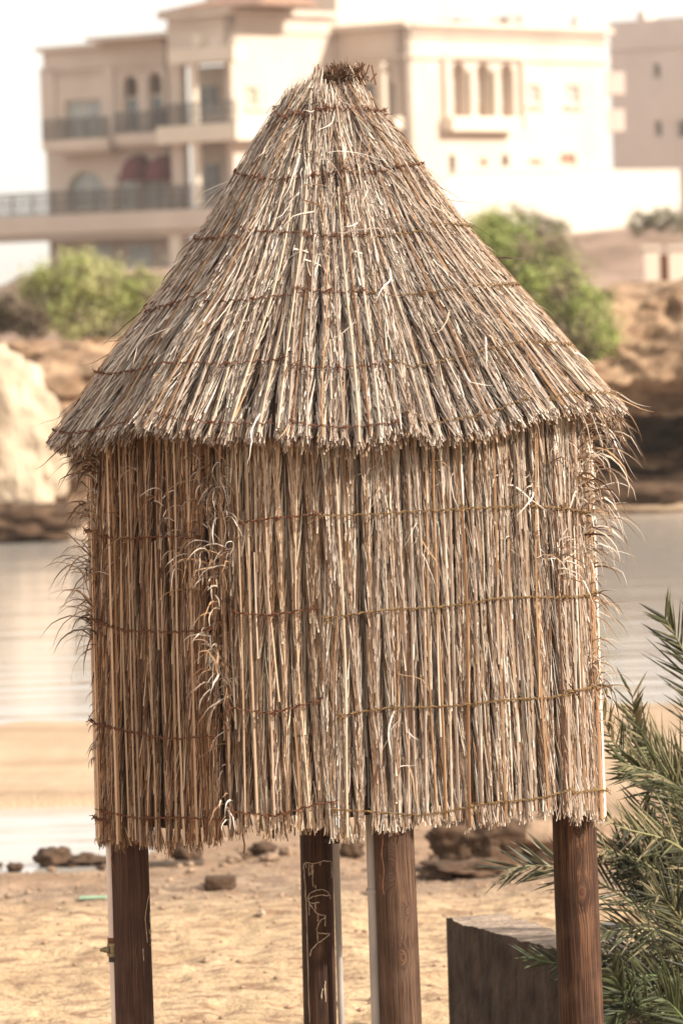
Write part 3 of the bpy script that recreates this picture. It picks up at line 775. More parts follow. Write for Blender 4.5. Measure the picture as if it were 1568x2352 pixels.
gw = empty('garden_wall', (q1.x, q1.y, 2.5), 'long white sunlit garden wall running in front of the villa on the right', 'wall')
go = Vector((q1.x, q1.y, 2.5))
mb.build('wall', M['white_wall'], gw, origin=go)
mb = MB(); mb.box(q2.x, q4.x, 0, 0, 0, 0) if False else None
seg_wall(mb, [(q2.x, q2.y - .06), (q3.x, q3.y - .06), (q4.x, q4.y - .06)], q2.z + .003, [q2.z + .1, q2.z + .1, q2.z + .1], th=.37)
mb.build('coping', M['white_wall'], gw, origin=go)
# gate piers lower down the slope
for (px0, px1, lab) in ((1482, 1516, 'cream gate pier on the brown slope, left of the pair'), (1538, 1590, 'wider cream gate pier at the right edge of the picture')):
    a = P(px0, 692, 100); b_ = P(px1, 692, 100); zt_ = P(px0, 572, 100).z; e = empty('gate_pier', a, lab, 'pier', 'gate piers on the slope')
    mb = MB(); mb.box(0, b_.x - a.x, 0, .4, -.5, zt_ - a.z); mb.build('shaft', M['trim'], e)
    mb = MB(); mb.box(-.05, b_.x - a.x + .05, -.05, .45, zt_ - a.z + .002, zt_ - a.z + .1); mb.build('cap', M['plaster'], e)
a = P(1517, 660, 100.2); b_ = P(1537, 660, 100.2); mb = MB()
mb.box(0, b_.x - a.x, 0, .04, -.1, .75)
e = mb.build('gate', M['wood_shut']); e.location = a; tag(e, 'narrow brown gate between the two cream piers', 'gate')

# ------------------------------------------------------------------ low concrete wall behind the hut
zt_ = 0.50
def onz(px, py, z):
    r = ray(px, py); k = (z - EYE) / r.z; return Vector((r.x * k, r.y * k, z))
f0 = onz(1022, 2112, zt_); f1 = onz(1325, 2196, zt_); f2 = onz(1600, 2182, zt_)
def jag_wall(mb, top, a, b_, th, seed, zt, nseg=60):
    a = np.array(a[:2]); b_ = np.array(b_[:2]); d = b_ - a; L_ = np.linalg.norm(d); d /= L_; nn_ = np.array([-d[1], d[0]]) * th
    K = nseg; rows = []
    for s_ in (0, 1):
        for k in range(K + 1):
            p_ = a + d * L_ * k / K + nn_ * s_
            j = .008 * fbm(k * .12, seed, s_ * 3.0) + .006 * mnoise.cell(Vector((k * .33, seed, s_ * 3.0))) + .004 * fbm(k * 2.3, seed + 4, s_ * 3.0)
            rows.append((p_[0] + nn_[0] * j * 3, p_[1] + nn_[1] * j * 3, zt + j))
    v = rows + [(r[0], r[1], -.2) for r in rows]; n1 = K + 1
    f = []
    for k in range(K):
        f.append((k, k + 1, 2 * n1 + k + 1, 2 * n1 + k)[::-1]); f.append((n1 + k, n1 + k + 1, 3 * n1 + k + 1, 3 * n1 + k))
    f.append((0, n1, 3 * n1, 2 * n1)); f.append((K, n1 + K, 3 * n1 + K, 2 * n1 + K)[::-1])
    mb.add(v, f)
    top.add(rows, [(k, k + 1, n1 + k + 1, n1 + k) for k in range(K)])
lw = empty('low_wall', (f0.x, f0.y, 0), 'low dark concrete wall with a broken pale top behind the right post', 'wall')
lo_ = Vector((f0.x, f0.y, 0))
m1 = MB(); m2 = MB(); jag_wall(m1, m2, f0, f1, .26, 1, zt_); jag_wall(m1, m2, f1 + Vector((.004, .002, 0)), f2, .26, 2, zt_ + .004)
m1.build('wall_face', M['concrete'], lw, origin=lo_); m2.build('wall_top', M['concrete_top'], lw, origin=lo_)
q = onz(1405, 2160, zt_); mb = MB(); mb.tube([(0, 0, -.4), (0, 0, .05), (0, 0, .09)], [.055, .055, .045], 14)
o = mb.build('stub_post', M['pipe_grey']); o.location = (q.x, q.y, zt_ - .02); tag(o, 'short grey stub post standing behind the low wall among palm leaves', 'post')

# ------------------------------------------------------------------ THE HUT
HD = 15.8
ax = P(772, 985, HD); HX, HY = ax.x, HD
hut = empty('thatched_hut', (HX, HY, 0), 'round thatched hut of tied palm fronds with a conical roof raised on four timber posts', 'hut')
HO = Vector((HX, HY, 0))
# straw tones
TONES = np.array([(.42, .335, .28), (.56, .455, .36), (.88, .79, .69), (.26, .150, .085), (.16, .118, .095), (.41, .26, .15), (.11, .048, .022), (.62, .53, .45)])
TINT = np.array([1.0, 1.0, 1.0])
def tone(rng, n, pr):
    pr = np.array(pr, float); pr /= pr.sum()
    global TINT
    c = TONES[rng.choice(len(TONES), n, p=pr)] * rng.uniform(.7, 1.15, (n, 1))
    return np.clip(c * TINT, 0, .9)
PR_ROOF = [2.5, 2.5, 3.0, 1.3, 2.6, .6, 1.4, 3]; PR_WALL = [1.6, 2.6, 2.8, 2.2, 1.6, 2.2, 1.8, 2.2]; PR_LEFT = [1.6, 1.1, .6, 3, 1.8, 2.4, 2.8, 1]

# profiles -----------------------------------------------------
RZ = np.array([2.715, 2.78, 3.03, 3.25, 3.46, 3.76, 3.995]); RR = np.array([1.028, .975, .785, .605, .445, .250, .080])
RS = np.concatenate([[0], np.cumsum(np.hypot(np.diff(RZ), np.diff(RR)))]); RL = RS[-1]
def eave_drop(phi):
    # uneven hem: px->y table measured round the front
    c = np.cos(phi); px = 772 + 655 * c
    y = -11 + np.interp(px, [117, 180, 260, 330, 420, 520, 640, 720, 800, 900, 935, 975, 1060, 1130, 1200, 1280, 1380, 1430], [1022, 1030, 1018, 988, 1003, 1008, 1010, 1024, 1030, 1014, 992, 1018, 1004, 992, 968, 948, 944, 950])
    d = HD + 1.04 * np.sin(phi)
    hor = 620 - (px - 784) * math.tan(ROLL)
    z = EYE - (y - hor) * math.cos(ROLL) * d / FPX
    z = np.where(np.sin(phi) < 0.1, z, 2.70 + .02 * np.sin(phi * 5))
    return z - RZ[0]
def roof_surf(phi, s, o):
    """s metres along the slope from the eave (negative overhangs), o outward"""
    r = np.interp(s, RS, RR); z = np.interp(s, RS, RZ)
    r = np.where(s < 0, RR[0] - s * .60, r); z = np.where(s < 0, RZ[0] + s * .80, z)
    r = np.where(s > RL, RR[-1] - (s - RL) * .10, r); z = np.where(s > RL, RZ[-1] + (s - RL) * .8, z)
    z = z + eave_drop(phi) * np.clip(1 - s / RL, 0, 1.2) ** 1.5
    nr, nz = .80, .60
    return np.stack([HX + (r + o * nr) * np.cos(phi), HY + (r + o * nr) * np.sin(phi), z + o * nz], -1), r
def wall_bot(phi):
    c = np.cos(phi); px = 804 + 575 * c
    y = np.interp(px, [229, 300, 420, 545, 560, 650, 745, 770, 850, 940, 1000, 1100, 1200, 1290, 1379], [1935, 1935, 1945, 1935, 1905, 1920, 1900, 1925, 1912, 1900, 1892, 1890, 1875, 1868, 1880])
    d = HD + .91 * np.sin(phi); hor = 620 - (px - 784) * math.tan(ROLL)
    z = EYE - (y - hor) * math.cos(ROLL) * d / FPX
    return np.where(np.sin(phi) < .1, z, 1.27)
WT = 2.95
def wall_surf(phi, z, o):
    r = .905 + .010 * np.sin(phi * 3 + 1) + .008 * (2.0 - z)
    return np.stack([HX + (r + o) * np.cos(phi), HY + (r + o) * np.sin(phi), z], -1), r

def ribbons(mb, pts, side, nrm, wid, col, fold=.35, round_=False):
    """pts (N,K,3) side,nrm (N,K,3) unit, wid (N,K) half width; 3 verts across with raised middle"""
    Nn, K, _ = pts.shape
    w_ = wid[..., None]
    l = pts - side * w_; r = pts + side * w_; m = pts + nrm * w_ * (fold if np.isscalar(fold) else fold[:, None, None])
    V = np.stack([l, m, r], 2)                                     # N,K,3,3
    base = (np.arange(Nn) * K * 3)[:, None, None] + (np.arange(K - 1) * 3)[None, :, None] + np.arange(2)[None, None]
    F = np.stack([base, base + 1, base + 4, base + 3], -1).reshape(-1, 4)
    C = np.repeat(np.hstack([col, np.ones((Nn, 1))]), K * 3, axis=0)
    mb.add(V.reshape(-1, 3), F, C)

def strands(mb, surf, rng, phi0, a0, length, lat0, lat1, o0, o1, width, col, K=4, curve=0.0, tip=.35, twist=.8, fold=.35, arr=None):
    """strand arrays starting at (phi0,a0) running +a by length; lateral offsets in metres"""
    n = len(phi0); u = np.linspace(0, 1, K)[None]
    a = a0[:, None] + length[:, None] * u
    lat = lat0[:, None] + (lat1 - lat0)[:, None] * (u ** .9) + (rng.normal(0, 1, n)[:, None] * curve) * np.sin(np.pi * u)
    o = o0[:, None] + (o1 - o0)[:, None] * u
    _, r = surf(phi0[:, None] + 0 * u, a, o)
    r0 = np.maximum(r, .12)
    ph = phi0[:, None] + lat / r0
    p, _ = surf(ph, a, o)
    t = np.gradient(p, axis=1); t /= np.linalg.norm(t, axis=2, keepdims=True) + 1e-9
    nr = np.stack([np.cos(ph), np.sin(ph), np.full_like(ph, .25)], -1)
    sd_ = np.cross(t, nr); sd_ /= np.linalg.norm(sd_, axis=2, keepdims=True) + 1e-9
    nr = np.cross(sd_, t)
    tw = (rng.uniform(-1, 1, n) * twist)[:, None] + (rng.uniform(-1, 1, n) * twist * .6)[:, None] * (u - .5)
    cs, sn = np.cos(tw)[..., None], np.sin(tw)[..., None]
    sd2 = sd_ * cs + nr * sn; nr2 = nr * cs - sd_ * sn
    wd = width[:, None] * (1 - (1 - tip) * u ** 2)
    ribbons(mb, p, sd2, nr2, wd / 2, col, fold=fold)

def fronds(mb, surf, rng, phis, lo, hi, pr, K=12, leaf_n=64, parallel=0.0, phic=0.0, rlo=1.0, base_o=0.0, rach_w=(.0055, .0030), amax=None, spread=(.008, .024), wob=.006, leaf_L=(.10, .26)):
    """phis: frond angles; lo/hi: start, end of each"""
    n = len(phis); rnd = rng.normal(0, wob, n); rnd2 = rng.normal(0, wob, n)
    u = np.linspace(0, 1, K)[None]
    a = lo[:, None] + (hi - lo)[:, None] * u
    def latf(nphi, aa, idx):
        uu = (aa - lo[idx]) / (hi - lo)[idx]
        _, r = surf(nphi, aa, 0 * aa)
        r = np.maximum(r, .12)
        par = parallel * (nphi - phic) * (rlo / r - 1)
        return nphi + par + (rnd[idx] * np.sin(uu * 3.1) + rnd2[idx] * np.sin(uu * 6.2 + idx)) / r
    idx = np.arange(n)[:, None] + 0 * u.astype(int)
    ph = latf(phis[:, None] + 0 * u, a, idx)
    o = np.full_like(a, base_o) + np.where(rng.random(n) < .50, rng.uniform(.011, .018, n), rng.uniform(-.004, .006, n))[:, None]
    p, _ = surf(ph, a, o)
    t = np.gradient(p, axis=1); t /= np.linalg.norm(t, axis=2, keepdims=True)
    nr = np.stack([np.cos(ph), np.sin(ph), np.full_like(ph, .2)], -1)
    sd_ = np.cross(t, nr); sd_ /= np.linalg.norm(sd_, axis=2, keepdims=True); nr = np.cross(sd_, t)
    wd = (rach_w[0] + (rach_w[1] - rach_w[0]) * u) * rng.uniform(.6, 1.1, n)[:, None]
    cr = tone(rng, n, [2.5, 3, .25, 1.2, .3, 3, .1, 1.8]) * np.array([1.0, .97, .93])
    # round stalk: two ribbons making a ridge + sides
    ribbons(mb, p, sd_, nr, wd, cr, fold=.95)
    # leaflets
    m = leaf_n
    fi = np.repeat(np.arange(n), m)
    N_ = n * m
    L_ = np.where(rng.random(N_) < .7, rng.uniform(.07, .16, N_), rng.uniform(*leaf_L, N_))
    span = (hi - lo)[fi]
    st = lo[fi] + rng.uniform(-.06, .93, N_) * span
    st = np.maximum(st, lo[fi] - rng.uniform(0, .012, N_))
    L_ = np.minimum(L_, np.maximum(.03, hi[fi] + rng.uniform(-.02, .01, N_) - st))
    sg = np.where(rng.random(N_) < .5, -1.0, 1.0)
    ph0 = latf(phis[fi], st, fi); ph1 = latf(phis[fi], st + L_, fi)
    _, r1 = surf(ph1, st + L_, 0 * st)
    drift = (ph1 - ph0) * np.maximum(r1, .12)
    l0 = sg * rng.uniform(.002, .007, N_); l1 = sg * rng.uniform(spread[0], spread[1], N_) + drift
    bundle = rng.integers(0, 1 << 30, N_)
    cl = tone(rng, N_, pr)
    fcol = rng.uniform(.82, 1.15, (n, 1))[fi]
    strands(mb, surf, rng, ph0, st, L_, l0, l1, base_o + rng.uniform(.002, .016, N_), base_o + rng.uniform(-.014, .008, N_), np.where(rng.random(N_) < .08, rng.uniform(.004, .007, N_), rng.uniform(.0016, .0032, N_)), np.clip(cl * fcol, 0, .9), K=4, curve=.0015, twist=1.1)
    # hem: short fanned ends
    m = 22; fi = np.repeat(np.arange(n), m); N_ = n * m
    L_ = rng.uniform(.05, .11, N_); e0 = lo[fi] + rng.uniform(-.028, .010, N_)
    sg = rng.uniform(-1, 1, N_)
    ph0 = latf(phis[fi], np.maximum(e0, lo[fi]), fi)
    strands(mb, surf, rng, ph0, e0, L_, sg * .020, sg * .006, base_o + rng.uniform(-.02, .016, N_), base_o + rng.uniform(0, .008, N_), rng.uniform(.002, .004, N_), tone(rng, N_, pr), K=3, twist=.9, tip=1.0)

def filler(mb, surf, rng, ph0, ph1, lo_fn, hi_fn, n, pr, o=(-.016, .004), L=(.3, .8), slope=.012, width=(.003, .006)):
    ph = rng.uniform(ph0, ph1, n); lo = lo_fn(ph); hi = hi_fn(ph)
    L_ = rng.uniform(*L, n); st = lo + rng.uniform(-.02, 1, n) * (hi - lo - L_ * .7)
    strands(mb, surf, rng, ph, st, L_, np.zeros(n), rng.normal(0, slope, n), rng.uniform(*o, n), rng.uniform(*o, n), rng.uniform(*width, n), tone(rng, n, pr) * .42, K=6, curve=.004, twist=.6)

def twine(name, surf, fn, ph0, ph1, parent, m, step=.0035, o=.018, seed=0, r=.00165, knots=True):
    """two-ply twisted cord following a = fn(phi)"""
    rng = np.random.default_rng(seed + 77)
    _, rad = surf(np.array([0.5 * (ph0 + ph1)]), np.array([fn(0.5 * (ph0 + ph1))]), np.array([0.0]))
    n = max(8, int(abs(ph1 - ph0) * float(rad[0]) / step))
    ph = np.linspace(ph0, ph1, n); dist = np.linspace(0, abs(ph1 - ph0) * float(rad[0]), n)
    a = np.array([fn(p_) for p_ in ph]) + .0022 * np.sin(dist / .038 * 2 * np.pi + seed + 2 * np.sin(dist * 9)) + .004 * np.sin(dist * 13 + seed) + .006 * np.sin(dist * 5.1 + seed * 2)
    off = o - .002 + .006 * np.sin(dist / .038 * 2 * np.pi + 1.3 + 2 * np.sin(dist * 9)) + .002 * np.sin(dist * 71)
    mb = MB()
    for k in range(2):
        th = dist / .016 * 2 * np.pi + k * math.pi
        p_, _ = surf(ph, a + .0026 * np.cos(th), off + .0026 * np.sin(th))
        mb.tube(p_, r, 5, smooth=True)
    if knots:
        for kk in (0, n - 1, n // 2):
            p_, _ = surf(ph[kk:kk + 1], a[kk:kk + 1], off[kk:kk + 1]); p_ = p_[0]
            for q in range(6):
                d = rng.normal(0, .012, 3); mb.tube([p_ - d * .5, p_ + rng.normal(0, .006, 3), p_ + d + np.array([0, 0, -.004])], r * .9, 4)
    return mb.build(name, m, parent, origin=HO)

# --- roof
D2 = math.pi / 180
roof_e = MB()
rng = np.random.default_rng(11)
panels = [(-205, -160), (-163, -128), (-131, -99), (-101, -76), (-78, -44), (-47, -10), (-13, 30), (27, 72), (70, 115), (112, 158)]
tops = [RL - .09, RL - .04, RL + .0, RL - .09, RL - .05, RL - .08, RL - .08, RL + .03, RL + .03, RL - .08]
roof_main = None
thick = MB()
lay = MB()
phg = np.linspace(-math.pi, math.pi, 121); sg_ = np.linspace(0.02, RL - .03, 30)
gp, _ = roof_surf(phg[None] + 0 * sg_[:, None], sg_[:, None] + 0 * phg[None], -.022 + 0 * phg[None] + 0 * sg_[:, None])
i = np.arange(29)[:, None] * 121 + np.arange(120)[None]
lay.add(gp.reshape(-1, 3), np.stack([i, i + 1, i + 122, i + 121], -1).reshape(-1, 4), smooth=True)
roofp = empty('thatch_roof', (0, 0, 0)); roofp.parent = hut
for k, (a0, a1) in enumerate(panels):
    mbp = MB(); vis = k < 7; TINT = np.array([.93, .93, .93]) if k % 3 == 1 else np.array([1.0, .985, .97])
    r0 = 1.04
    nf = int((a1 - a0) * D2 * r0 / (.033 if vis else .045))
    ph = np.linspace(a0 * D2, a1 * D2, nf) + rng.normal(0, .009, nf)
    # as the cone narrows only some stalks run to the top
    hi = np.where(np.arange(nf) % 3 == 0, tops[k], np.where(np.arange(nf) % 3 == 1, tops[k] * .72, tops[k] * .88)) + rng.normal(0, .02, nf)
    hi = np.minimum(hi, tops[k] + .03)
    lo = rng.normal(-.005, .008, nf)
    bo = .012 if k % 2 else 0.0
    fronds(mbp, roof_surf, rng, ph, lo, hi, PR_ROOF, leaf_n=300 if vis else 60, parallel=.10, phic=(a0 + a1) / 2 * D2, rlo=1.04, base_o=bo, K=14)
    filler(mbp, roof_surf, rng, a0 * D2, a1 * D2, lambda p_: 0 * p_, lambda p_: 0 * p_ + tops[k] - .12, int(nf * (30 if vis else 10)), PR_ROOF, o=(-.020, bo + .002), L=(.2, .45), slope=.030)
    # lower, darker courses that make the eave thick
    nn = nf * 16
    pp = rng.uniform(a0 * D2, a1 * D2, nn)
    strands(mbp, roof_surf, rng, pp, rng.uniform(-.035, .0, nn), rng.uniform(.06, .14, nn), rng.normal(0, .008, nn), rng.normal(0, .004, nn), rng.uniform(-.055, .0, nn), rng.uniform(-.04, .0, nn), rng.uniform(.003, .006, nn), tone(rng, nn, [2, 1.5, .5, 2.5, 2, 2, 2, 1]), K=3, tip=1.0)
    # ragged top ends
    nn = int(nf * 5)
    pp = rng.uniform(a0 * D2, a1 * D2, nn)
    strands(mbp, roof_surf, rng, pp, tops[k] - rng.uniform(.05, .12, nn), rng.uniform(.05, .10, nn), rng.normal(0, .004, nn), rng.normal(0, .012, nn), rng.uniform(-.01, .012, nn) + bo, rng.uniform(-.015, .025, nn) + bo, rng.uniform(.003, .006, nn), tone(rng, nn, PR_ROOF if k < 7 else [1, .5, .2, 3, 2, 1, 3, 1]), K=4)
    pan = mbp.build('roof_panel', M['straw'], roofp, origin=HO)
    pan.location = (0, 0, 0)
    if vis:
        rows = [.045, .30, .60, .88, 1.16, RL - .17]
        for j, s0 in enumerate(rows):
            jj = rng.normal(0, .012); tl = rng.normal(0, .03)
            am = (a0 + a1) / 2 * D2; g0 = a0 * D2 + rng.uniform(0, .06); g1 = a1 * D2 - rng.uniform(0, .10)
            twine('twine', roof_surf, lambda p_, s0=s0, jj=jj, tl=tl, am=am: s0 + jj + tl * (p_ - am), g0, g1, pan, M['twine_rust'] if k < 4 or j > 3 else M['twine_gold'], seed=k * 10 + j, o=.019 + bo, r=.0013)
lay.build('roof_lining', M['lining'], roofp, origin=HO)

TINT = np.array([1.0, 1.0, 1.0])
# crest tuft behind
mb = MB(); n = 900
cst = P(793, 180, HD + .12)
pp = np.array(cst)[None] + rng.normal(0, 1, (n, 3)) * np.array([.028, .05, .012])
d = rng.normal(0, 1, (n, 3)) * np.array([.8, .8, .5]) + np.array([.1, 0, .9]); d /= np.linalg.norm(d, axis=1, keepdims=True)
L_ = rng.uniform(.02, .05, n)[:, None, None]
u = np.linspace(-.8, 1, 3)[None, :, None]
pts = pp[:, None] + d[:, None] * u * L_
sd_ = np.cross(d, rng.normal(0, 1, (n, 3))); sd_ /= np.linalg.norm(sd_, axis=1, keepdims=True); nr = np.cross(sd_, d)
ribbons(mb, pts, np.repeat(sd_[:, None], 3, 1), np.repeat(nr[:, None], 3, 1), np.full((n, 3), .003), tone(rng, n, [.6, .3, .1, 3, 2, .5, 6, .3]))
mb.build('roof_crest', M['straw'], roofp, origin=HO)

# --- loose bent leaves
def droop(mb, rng, start, outd, n, L=(.12, .3), w_=(.003, .006), up=.6, spread=.5, pr=PR_WALL, grav=2.2, K=8):
    """start (n,3), outd (n,3)"""
    Ls = rng.uniform(*L, n); v = outd + np.array([0, 0, up])[None] * rng.uniform(.2, 1.6, (n, 1)) + rng.normal(0, spread, (n, 3))
    v /= np.linalg.norm(v, axis=1, keepdims=True)
    pts = [start]; cur = start.copy(); dv = v.copy()
    for k in range(K - 1):
        cur = cur + dv * (Ls / (K - 1))[:, None]; pts.append(cur)
        dv = dv + np.array([0, 0, -1.0])[None] * (grav / (K - 1)) * rng.uniform(.5, 1.4, (n, 1)) + rng.normal(0, .17, (n, 3)); dv /= np.linalg.norm(dv, axis=1, keepdims=True)
    p_ = np.stack(pts, 1)
    t = np.gradient(p_, axis=1); t /= np.linalg.norm(t, axis=2, keepdims=True) + 1e-9
    sd_ = np.cross(t, np.repeat(rng.normal(0, 1, (n, 3))[:, None], K, 1)); sd_ /= np.linalg.norm(sd_, axis=2, keepdims=True) + 1e-9
    nr = np.cross(sd_, t); u = np.linspace(0, 1, K)[None]
    ribbons(mb, p_, sd_, nr, (rng.uniform(*w_, n)[:, None] * (1 - .9 * u ** 2.2)) / 2, tone(rng, n, pr))

# stray leaves lifting from the roof
mb = MB(); n = 230
ph = rng.uniform(-195, 20, n) * D2; s0 = rng.uniform(.02, RL - .1, n)
p0, _ = roof_surf(ph, s0, np.full(n, .02))
dn = np.stack([np.cos(ph) * .62, np.sin(ph) * .62, np.full(n, -.78)], -1); tg = np.stack([-np.sin(ph), np.cos(ph), 0 * ph], -1)
droop(mb, rng, p0, dn + tg * rng.normal(0, .35, (n, 1)) + np.stack([np.cos(ph), np.sin(ph), 0 * ph], -1) * .14, n, L=(.05, .24), w_=(.003, .007), up=.06, spread=.10, pr=PR_ROOF, grav=.25)
n = 15; ph = rng.normal(-92, 14, n) * D2; s0 = rng.uniform(.75, 1.25, n); p0, _ = roof_surf(ph, s0, np.full(n, .03)); tg = np.stack([-np.sin(ph), np.cos(ph), 0 * ph], -1)
droop(mb, rng, p0, tg * rng.choice([-1, 1, 1], n)[:, None] + np.array([0, -.1, -.3]), n, L=(.10, .28), w_=(.004, .007), up=.2, spread=.25, pr=[1, 2, 5, 0, 0, 1, 0, 2], grav=1.0)
# hanging bits at the eave right
n = 60; ph = rng.uniform(-35, 20, n) * D2; p0, _ = roof_surf(ph, np.full(n, -.01), np.full(n, -.02)); rd = np.stack([np.cos(ph), np.sin(ph), 0 * ph], -1)
droop(mb, rng, p0, rd * .4 + np.array([0, 0, -.8]), n, L=(.05, .16), up=0, spread=.25, pr=[1, 2, 1, 2, 1, 2, 3, 1], grav=.8)
mb.build('stray_leaves', M['straw'], roofp, origin=HO)

# --- walls
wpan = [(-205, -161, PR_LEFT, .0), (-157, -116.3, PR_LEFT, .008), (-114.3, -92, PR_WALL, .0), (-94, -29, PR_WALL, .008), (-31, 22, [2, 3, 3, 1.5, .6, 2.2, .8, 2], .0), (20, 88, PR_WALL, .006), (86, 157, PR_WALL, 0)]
rowz = [(2.42, 2.09, 1.72, 1.335), (2.40, 2.075, 1.725, 1.375), (2.43, 2.115, 1.765, 1.40), (2.43, 2.10, 1.75, 1.40)]
def zrow(px, y):  # height on the wall for a picture row
    c = np.clip((px - 800) / 575, -1, 1); ph = -math.acos(c); d = HD + .91 * math.sin(ph)
    hor = 620 - (px - 784) * math.tan(ROLL); return ph, EYE - (y - hor) * math.cos(ROLL) * d / FPX
row_px = {0: [((215, 1215), (262, 1225)), ((210, 1430), (262, 1425)), ((225, 1660), (262, 1660)), ((228, 1880), (262, 1885))],
          1: [((275, 1228), (330, 1238), (500, 1233)), ((262, 1428), (330, 1450), (420, 1445), (525, 1440)), ((262, 1662), (330, 1680), (420, 1695), (525, 1698)), ((262, 1868), (330, 1885), (420, 1882), (535, 1888))],
          2: [((590, 1205), (680, 1192), (752, 1180)), ((575, 1408), (640, 1410), (745, 1388)), ((556, 1622), (640, 1635), (748, 1612)), ((560, 1868), (650, 1878), (745, 1852), (770, 1850))],
          3: [((762, 1182), (880, 1180), (1080, 1160), (1290, 1168)), ((765, 1412), (900, 1400), (1120, 1382), (1290, 1370)), ((790, 1645), (900, 1632), (1100, 1618), (1290, 1590)), ((772, 1868), (950, 1872), (1120, 1845), (1290, 1822))],
          4: [((1290, 1168), (1365, 1172)), ((1290, 1372), (1368, 1364)), ((1290, 1592), (1372, 1580)), ((1290, 1822), (1378, 1815))]}
for k, (a0, a1, pr, bo) in enumerate(wpan):
    mbp = MB(); vis = k < 5
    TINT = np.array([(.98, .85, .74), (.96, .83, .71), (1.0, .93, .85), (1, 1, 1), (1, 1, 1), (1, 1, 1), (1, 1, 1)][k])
    nf = int((a1 - a0) * D2 * .91 / (.029 if vis else .045))
    ph = np.linspace(a0 * D2, a1 * D2, nf) + rng.normal(0, .009, nf)
    lo = wall_bot(ph) + rng.normal(.0, .010, nf); hi = np.full(nf, WT - .10)
    # stalks of uneven thickness and slight lean
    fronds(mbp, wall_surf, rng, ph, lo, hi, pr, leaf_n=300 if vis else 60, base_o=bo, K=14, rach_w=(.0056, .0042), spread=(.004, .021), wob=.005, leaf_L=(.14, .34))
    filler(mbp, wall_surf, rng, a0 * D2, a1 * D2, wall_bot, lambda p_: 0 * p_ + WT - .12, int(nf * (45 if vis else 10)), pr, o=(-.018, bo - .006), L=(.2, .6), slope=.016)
    # heavier broken stalks among them
    nn = int(nf * .3)
    pp = rng.uniform(a0 * D2, a1 * D2, nn); z0 = wall_bot(pp) + rng.uniform(-.01, .9, nn)
    strands(mbp, wall_surf, rng, pp, z0, rng.uniform(.3, .8, nn), np.zeros(nn), rng.normal(0, .02, nn), np.full(nn, bo + .016), np.full(nn, bo + .018), rng.uniform(.004, .009, nn), tone(rng, nn, [1, 2, .5, 1, .5, 3, .3, 1]), K=8, curve=.006, twist=.3, tip=.7, fold=.7)
    pan = mbp.build('wall_panel', M['straw'], hut, origin=HO)
    if k in row_px:
        for j, pts_ in enumerate(row_px[k]):
            q = [zrow(*p_) for p_ in pts_]; xp = [p_[0] for p_ in q]; fp = [p_[1] for p_ in q]
            twine('twine', wall_surf, lambda p_, xp=xp, fp=fp: float(np.interp(p_, xp, fp)), xp[0], xp[-1], pan, M['twine_rust'] if k < 3 else M['twine_gold'], seed=100 + k * 10 + j, o=.024 + bo)
TINT = np.array([1.0, 1.0, 1.0])
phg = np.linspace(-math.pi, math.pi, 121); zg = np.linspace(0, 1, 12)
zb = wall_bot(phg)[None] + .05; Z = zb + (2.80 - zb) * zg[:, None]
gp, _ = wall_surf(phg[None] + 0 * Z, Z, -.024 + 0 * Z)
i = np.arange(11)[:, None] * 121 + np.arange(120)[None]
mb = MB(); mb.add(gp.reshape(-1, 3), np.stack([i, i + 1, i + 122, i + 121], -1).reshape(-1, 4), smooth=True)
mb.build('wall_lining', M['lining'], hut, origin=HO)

# frayed tufts along the panel seams
def tuft(n, pxr, yr, name='frayed_leaves', pr=PR_WALL, L=(.10, .28), out=.9, up=.7, spread=.45, side=0.0, grav=2.2, w_=(.003, .007)):
    mb = MB(); nc = max(3, n // 6); cxs = rng.uniform(*pxr, nc); cys = rng.uniform(*yr, nc); ci = rng.integers(0, nc, n)
    px = np.clip(cxs[ci] + rng.normal(0, 6, n), *pxr); y = cys[ci] + rng.normal(0, 22, n); cdir = rng.normal(0, .5, (nc, 3))[ci]
    c = np.clip((px - 800) / 575, -.995, .995); ph = -np.arccos(c); d = HD + .91 * np.sin(ph)
    hor = 620 - (px - 784) * math.tan(ROLL); z = EYE - (y - hor) * math.cos(ROLL) * d / FPX
    p0, _ = wall_surf(ph, z, np.full(n, .01)); rd = np.stack([np.cos(ph), np.sin(ph), 0 * ph], -1); tg = np.stack([-np.sin(ph), np.cos(ph), 0 * ph], -1)
    droop(mb, rng, p0, rd * out + tg * side + cdir * spread * 1.4, n, L=L, up=up, spread=spread, pr=pr, grav=grav, w_=w_)
    return mb
t1 = tuft(120, (226, 262), (1040, 1230), pr=[.6, .4, .2, 3, 2, 2, 3, .4], L=(.05, .20), out=.6, w_=(.004, .008)); t1.build('frayed_leaves', M['straw'], hut, origin=HO)
t1 = tuft(90, (226, 240), (1230, 1480), pr=[.6, .3, .1, 3, 3, 1, 3, .4], L=(.05, .26), out=.8, w_=(.004, .008)); t1.build('frayed_leaves', M['straw'], hut, origin=HO)
t1 = tuft(45, (228, 240), (1480, 1900), pr=PR_LEFT, L=(.04, .10), out=.4, up=-.2); t1.build('frayed_leaves', M['straw'], hut, origin=HO)
PL = [1, 3, 5, .5, .3, 2, .5, 1]
t1 = tuft(170, (490, 570), (1050, 1330), pr=[2, 2.5, 1.6, 2, .8, 2, 1.5, 1], L=(.05, .17), out=.3, up=.2, side=.0, spread=.4, w_=(.003, .007)); t1.build('frayed_leaves', M['straw'], hut, origin=HO)
t1 = tuft(150, (505, 562), (1300, 1860), pr=[2, 2.5, 1.8, 2, .8, 2.5, 1, 1], L=(.05, .14), out=.25, up=.1, spread=.35, w_=(.004, .009)); t1.build('frayed_leaves', M['straw'], hut, origin=HO)
t1 = tuft(60, (270, 500), (1060, 1420), pr=PR_WALL, L=(.08, .2), out=.25, up=.6, spread=.4); t1.build('frayed_leaves', M['straw'], hut, origin=HO)
